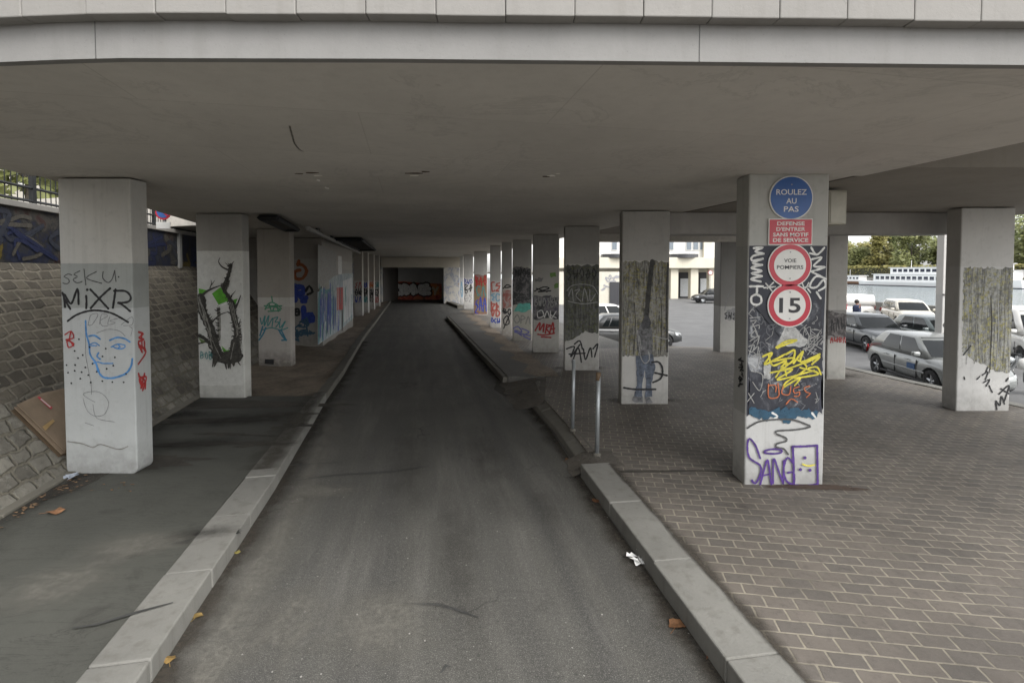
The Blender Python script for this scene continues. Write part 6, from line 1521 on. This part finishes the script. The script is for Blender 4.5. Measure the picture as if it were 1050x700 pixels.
MB().lathe([(0, -.02), (.30, -.02), (.30, .0), (0, 0)], (c.x, 56, c.z), 'Y', 24).build('plate', plain('faded_red', (.22, .06, .06), .5), sg); MB().lathe([(0, -.03), (.2, -.03), (.2, -.021)], (c.x, 56, c.z), 'Y', 20).build('face', M_swht, sg)
# low wall with graffiti behind the parked cars
lw = thing('plaza_wall', Vector((10, 50, ZQ)), 'cream boundary wall with faint scribbles left of the pale building', 'wall')
MB().box((8.0, 50, ZQ+1.6), (9.0, .3, 3.2)).build('wall', concrete('boundary_cream', (.58, .55, .47)), lw)
MB().box((V(632, 300, 49.8).x, 49.8, ZQ+1.1), (1.3, .12, 2.2)).build('gate', M_dk, lw)
mb = MB(); rr = random.Random(2)
for k in range(14):
    a, b = rr.uniform(596, 640), rr.uniform(284, 296); stroke3(mb, [V(a+rr.uniform(-4, 4), b+rr.uniform(-3, 3), 49.84) for _ in range(4)], .12, FN, .01+k*.002, .1)
mb.build('graffiti', paint('faint_scribble', (.30, .30, .32)), lw, recalc=False)
# ------------------------------------------------------------------ street above the left wall
hb = thing('street_building', S(-24, 22, ZW), 'pale apartment front seen through the railing above the left wall', 'building')
nrm = Vector((1, -AX, 0)).normalized()
mb = MB(); mb.prism([tuple(S(s, y)[:2]) for s, y in ((-36, -20), (-24, -20), (-24, 75), (-36, 75))], ZW-.1, ZW+16); mb.build('wall', concrete('apartment_stone', (.58, .54, .47), .06, .1, bump=.05), hb)
for i in range(26):
    for fl_ in range(2):
        y = -14+i*3.3; c = S(-23.97, y, ZW+1.9+fl_*3.6)
        fr = MB().box(c, (.12, 1.25, 2.1), rz=math.atan2(AX, -1)+math.pi/2 if False else -math.atan(AX)*0+math.atan(-AX)).build('window', M_fw, hb)
        MB().box(c+nrm*.05, (.06, 1.0, 1.85), rz=math.atan(-AX)).build('pane', M_win, fr)
# no-parking sign
c = V(167.5, 217, 10.2); c = Vector((c.x, 10.2, c.z))
ns = thing('no_parking_sign', Vector((c.x, c.y, ZW-.05)), 'small blue and red no parking disc with white plate behind the railing', 'traffic sign')
MB().tube([(c.x, c.y+.04, ZW-.05), (c.x, c.y+.04, c.z+.25)], .025, 8).build('pole', M_galv, ns)
MB().lathe([(0, -.01), (.16, -.01), (.16, .005), (0, .005)], c, 'Y', 24).build('ring', M_sred, ns); MB().lathe([(0, -.016), (.125, -.016), (.125, -.011)], c, 'Y', 24).build('face', M_sblue, ns)
MB().box(c+Vector((0, -.018, 0)), (.25, .004, .03), m=Matrix.Rotation(R(45), 3, 'Y')).build('bar', M_sred, ns)
MB().box(c+Vector((0, -.01, -.27)), (.28, .01, .13)).build('plate', M_swht, ns)
# ------------------------------------------------------------------ trees
def leaf_mat(name, c1, c2, c3):
    t = NT(name); v = t.coord('Object')
    a = t.noise(v, .45, 4, .6); b = t.noise(v, 3.2, 3, .6)
    col = t.ramp(a, [(.34, c1), (.5, c2), (.66, c3)]); col = t.mix(.5, col, t.mix(1.0, col, t.ramp(b, [(.3, .55), (.7, 1.5)]), 'MULTIPLY'))
    t.color(col).rough(.6); t.b.inputs['Transmission Weight'].default_value = 0
    return t.m
M_lv = [leaf_mat('foliage_green', (.12, .15, .05), (.17, .20, .07), (.22, .24, .09)), leaf_mat('foliage_olive', (.14, .155, .05), (.19, .205, .07), (.24, .24, .09)), leaf_mat('foliage_yellow', (.17, .16, .045), (.24, .22, .065), (.30, .26, .08))]
M_trunk = dirt_mat('tree_bark', (.06, .05, .04), (.13, .11, .09))
def crown_mesh(seed, H, Rw, n, ls, z0):
    rr = random.Random(seed); mb = MB(); cl = []
    for k in range(16):
        a = rr.uniform(0, 6.28); h = rr.random(); rad = Rw*(1-.55*h)*rr.uniform(.35, .85)
        cl.append((Vector((rad*math.cos(a), rad*math.sin(a), z0+H*h*.88)), Rw*rr.uniform(.28, .48)))
    for k in range(n):
        c, r_ = rr.choice(cl); d = Vector((rr.gauss(0, 1), rr.gauss(0, 1), rr.gauss(0, .8))).normalized()*r_*(rr.random()**.4)
        p = c+d; s_ = ls*rr.uniform(.6, 1.3)
        t1 = Vector((rr.gauss(0, 1), rr.gauss(0, 1), rr.gauss(0, 1))).normalized(); t2 = t1.orthogonal().normalized()
        mb.poly([p+t1*s_, p+t2*s_*.6, p-t1*s_, p-t2*s_*.6])
    return mb
def tree(loc, seed, H, Rw, mat, label, group, n=1500, ls=.45, tr=.35):
    o = thing('tree', loc, label, 'tree', group)
    crown_mesh(seed, H*.78, Rw, n, ls, H*.2).build('crown', mat, o, local=True, recalc=False)
    rr = random.Random(seed); mb = MB().tube([(0, 0, -.2), (.1, 0, H*.25), (rr.uniform(-.3, .3), rr.uniform(-.3, .3), H*.6)], [tr, tr*.75, tr*.3], 8)
    for k in range(5):
        a = rr.uniform(0, 6.28); mb.tube([(.05, 0, H*rr.uniform(.25, .4)), (Rw*.5*math.cos(a), Rw*.5*math.sin(a), H*rr.uniform(.5, .7))], [tr*.45, tr*.12], 6)
    mb.build('trunk', M_trunk, o, local=True)
    return o
GT = 'trees on the far river bank'
rt = random.Random(11); words = ['green', 'olive', 'yellowing']
k = 0
for row, (s0, hh) in enumerate(((172, 11.5), (181, 14), (192, 15.5))):
    for i in range(12):
        y = 120+i*11+row*4+rt.uniform(-2, 2); px = 525+FPX*S(s0, y).x/y
        H_ = hh*rt.uniform(.95, 1.12)*(.98 if px < 893 else 1.38)
        m = rt.choice((0, 1, 1, 0, 2)) if px < 935 else rt.choice((1, 2, 1)) if row == 0 else rt.choice((0, 1))
        tree(S(s0+rt.uniform(-2, 2), y, .8), 100+k, H_, rt.uniform(6.0, 7.6), M_lv[m], '%s tree in a row of leafy crowns on the far river bank' % words[m], 'far bank trees, '+words[m], 2300, .55); k += 1
# clipped hedge along the bank
for i, (y0, y1) in enumerate(((125, 150), (150.5, 163), (165, 190), (190.5, 215))):
    hg = thing('hedge', S(160.5, (y0+y1)/2, .8), 'clipped yellow green hedge on the far bank, %s' % ('nearest the right side', 'right of the pale gap', 'left of the pale gap', 'farthest left stretch')[i], 'hedge', 'hedges on the far bank')
    mb = MB(); rr = random.Random(60+i)
    for _ in range(int((y1-y0)*70)):
        c = S(rr.uniform(159.3, 161.7), rr.uniform(y0, y1), .8+3.6*rr.random()**.7); s_ = rr.uniform(.2, .4)
        t1 = Vector((rr.gauss(0, 1), rr.gauss(0, 1), rr.gauss(0, 1))).normalized(); t2 = t1.orthogonal().normalized()
        mb.poly([c+t1*s_, c+t2*s_*.6, c-t1*s_, c-t2*s_*.6])
    mb.build('foliage', M_lv[2], hg, recalc=False)
    MB().prism([tuple(S(s, y)[:2]) for s, y in ((159.7, y0+.4), (161.3, y0+.4), (161.3, y1-.4), (159.7, y1-.4))], .8, 3.6).build('core', leaf_mat('hedge_core', (.03, .03, .012), (.04, .04, .015), (.05, .045, .018)), hg)
for i, y in enumerate((6, 13, 21, 31, 43)):
    tree(S(-15.5, y, ZW), 300+i, 8.5, 2.6, M_lv[1], 'street tree %s behind the left railing' % ('nearest the viewer', 'second from the viewer', 'in the middle of the row', 'fourth from the viewer', 'farthest from the viewer')[i], 'street trees above the left wall', 900, .3, .16)
# ------------------------------------------------------------------ boats
M_bw = plain('boat_white', (.92, .92, .91), .4, 0, .04); M_bd = plain('boat_window', (.02, .025, .05), .15); M_bh = plain('boat_waterline', (.03, .03, .05), .5); M_wood = plain('boat_wood', (.22, .12, .07), .6)
def boat(name, label, s, y, L, beam, zdeck, decks, cat='boat', hullm=None, flip=1, wheel=True):
    u2 = Vector((AX, 1, 0)).normalized(); rz = math.atan2(-u2.y*flip, -u2.x*flip)
    o = thing(name, S(s, y, -2), label, cat, 'boats moored along the far bank', rz)
    hl = L/2; b = beam/2
    st = [(-hl, .85, 0), (-hl*.8, .97, 0), (0, 1, 0), (hl*.6, .95, .05), (hl*.85, .6, .2), (hl, .03, .45)]
    vs = []
    for x, k_, rise in st: vs += [(x-.25*(k_ < .1)*2, -b*k_*.8, -.3), (x, -b*k_, zdeck+rise), (x, b*k_, zdeck+rise), (x-.25*(k_ < .1)*2, b*k_*.8, -.3)]
    n = len(st); fs = [[i*4+k, i*4+(k+1) % 4, (i+1)*4+(k+1) % 4, (i+1)*4+k] for i in range(n-1) for k in range(4)]+[[0, 1, 2, 3], [(n-1)*4+k for k in range(4)]]
    MB().mesh(vs, fs).build('hull', hullm or M_bw, o, local=True)
    MB().mesh([(v[0]*1.001, v[1]*1.01, -.02 if i % 4 in (0, 3) else .22) for i, v in enumerate(vs)], fs).build('boot_stripe', M_bh, o, local=True)
    for (x0_, x1_, w, z0_, z1_, nw, wz, wh, ww) in decks:
        cab_ = MB().prism([(x0_, -w), (x1_-.8, -w), (x1_, -w*.6), (x1_, w*.6), (x1_-.8, w), (x0_, w)], z0_, z1_).build('cabin', M_bw, o, local=True, bevel=.08)
        MB().prism([(x0_-.5, -w-.25), (x1_-.3, -w-.25), (x1_+.4, -w*.5), (x1_+.4, w*.5), (x1_-.3, w+.25), (x0_-.5, w+.25)], z1_+.002, z1_+.14).build('roof', M_bw, o, local=True, bevel=.03)
        for i in range(nw):
            xx = x0_+(x1_-1.4-x0_)*(i+.5)/nw
            for sy in (-1, 1): MB().box((xx, sy*(w+.012), wz), (ww, .04, wh)).build('window', M_bd, cab_, local=True, bevel=.01)
    if wheel:
        mb = MB()
        for i in range(14):
            xx = -hl*.95+i*L*.95/13*.9
            for sy in (-1, 1): mb.tube([(xx, sy*b*.95, zdeck), (xx, sy*b*.95, zdeck+.9)], .03, 4)
        for sy in (-1, 1): mb.tube([(-hl*.95, sy*b*.95, zdeck+.9), (hl*.72, sy*b*.9, zdeck+.95)], .03, 4)
        mb.build('guard_rail', M_bw, o, local=True)
        MB().tube([(-hl*.1, 0, decks[-1][4]), (-hl*.1, 0, decks[-1][4]+2.2)], .05, 6).build('mast', M_bw, o, local=True)
    return o
# long white river cruiser, bow to the left in the picture (towards +y)
boat('river_boat', 'long white two deck passenger boat with rows of dark windows on the river', 150, 154, 33, 5.5, 1.3, [(-14, 9.5, 2.4, 1.3, 3.5, 13, 2.45, .95, 1.2), (-11, 4.0, 2.1, 3.66, 5.5, 8, 4.7, .85, 1.2)], flip=-1)
boat('river_boat', 'white cruiser with a raised stern deck moored behind the passenger boat', 156.5, 138, 18, 4.4, 2.2, [(-7, 5, 1.9, 2.2, 4.6, 8, 3.6, .6, .8), (-5, 1, 1.6, 4.76, 6.4, 4, 5.7, .5, .8)], flip=-1)
boat('river_boat', 'low white and brown boat moored left of the passenger boat', 155, 180, 17, 4, 1.0, [(-6, 3.5, 1.6, 1.0, 2.9, 6, 2.1, .6, .8)], flip=-1, hullm=M_wood)
boat('river_boat', 'brown wooden barge moored at the far left of the river view', 156.5, 194, 16, 4.2, 1.4, [(-6, 0, 1.7, 1.4, 3.4, 4, 2.5, .6, .8)], flip=-1, hullm=M_wood)
# ------------------------------------------------------------------ light, sky, camera
SUN_EL, SUN_AZ = R(46), R(140)       # behind the camera; overcast: very soft
w = bpy.data.worlds.new('World'); scene.world = w; w.use_nodes = True
nt = w.node_tree; bg = nt.nodes['Background']
sky = nt.nodes.new('ShaderNodeTexSky'); sky.sky_type = 'NISHITA'; sky.sun_disc = False
sky.sun_elevation = SUN_EL; sky.sun_rotation = SUN_AZ; sky.air_density = 1.2; sky.dust_density = 2.0; sky.ozone_density = 1.0
hs = nt.nodes.new('ShaderNodeHueSaturation'); hs.inputs['Saturation'].default_value = .12
nt.links.new(sky.outputs[0], hs.inputs['Color']); nt.links.new(hs.outputs[0], bg.inputs['Color']); bg.inputs['Strength'].default_value = .15
sl = bpy.data.lights.new('sun', 'SUN'); sl.energy = .95; sl.angle = R(40); sl.color = (1, .965, .91)
so = bpy.data.objects.new('sun', sl); COL.objects.link(so)
dv = Vector((math.sin(SUN_AZ)*math.cos(SUN_EL), math.cos(SUN_AZ)*math.cos(SUN_EL), math.sin(SUN_EL)))
so.rotation_euler = (-dv).to_track_quat('-Z', 'Y').to_euler(); so.location = (0, -20, 30)
cam = bpy.data.cameras.new('camera'); co = bpy.data.objects.new('camera', cam); COL.objects.link(co)
co.location = (0, 0, CAMZ); co.rotation_euler = (R(90)-PITCH, 0, 0)
cam.sensor_width = 36; cam.lens = 36*FPX/1050; cam.shift_y = (CY-350)/1050; cam.clip_start = .05; cam.clip_end = 4000
scene.camera = co
scene.view_settings.view_transform = 'Standard'; scene.view_settings.look = 'None'; scene.view_settings.exposure = 1.32; scene.view_settings.gamma = 1; scene.view_settings.use_curve_mapping = False
scene.cycles.use_denoising = True
scene.cycles.transparent_max_bounces = 40
scene.cycles.max_bounces = 10; scene.cycles.diffuse_bounces = 8
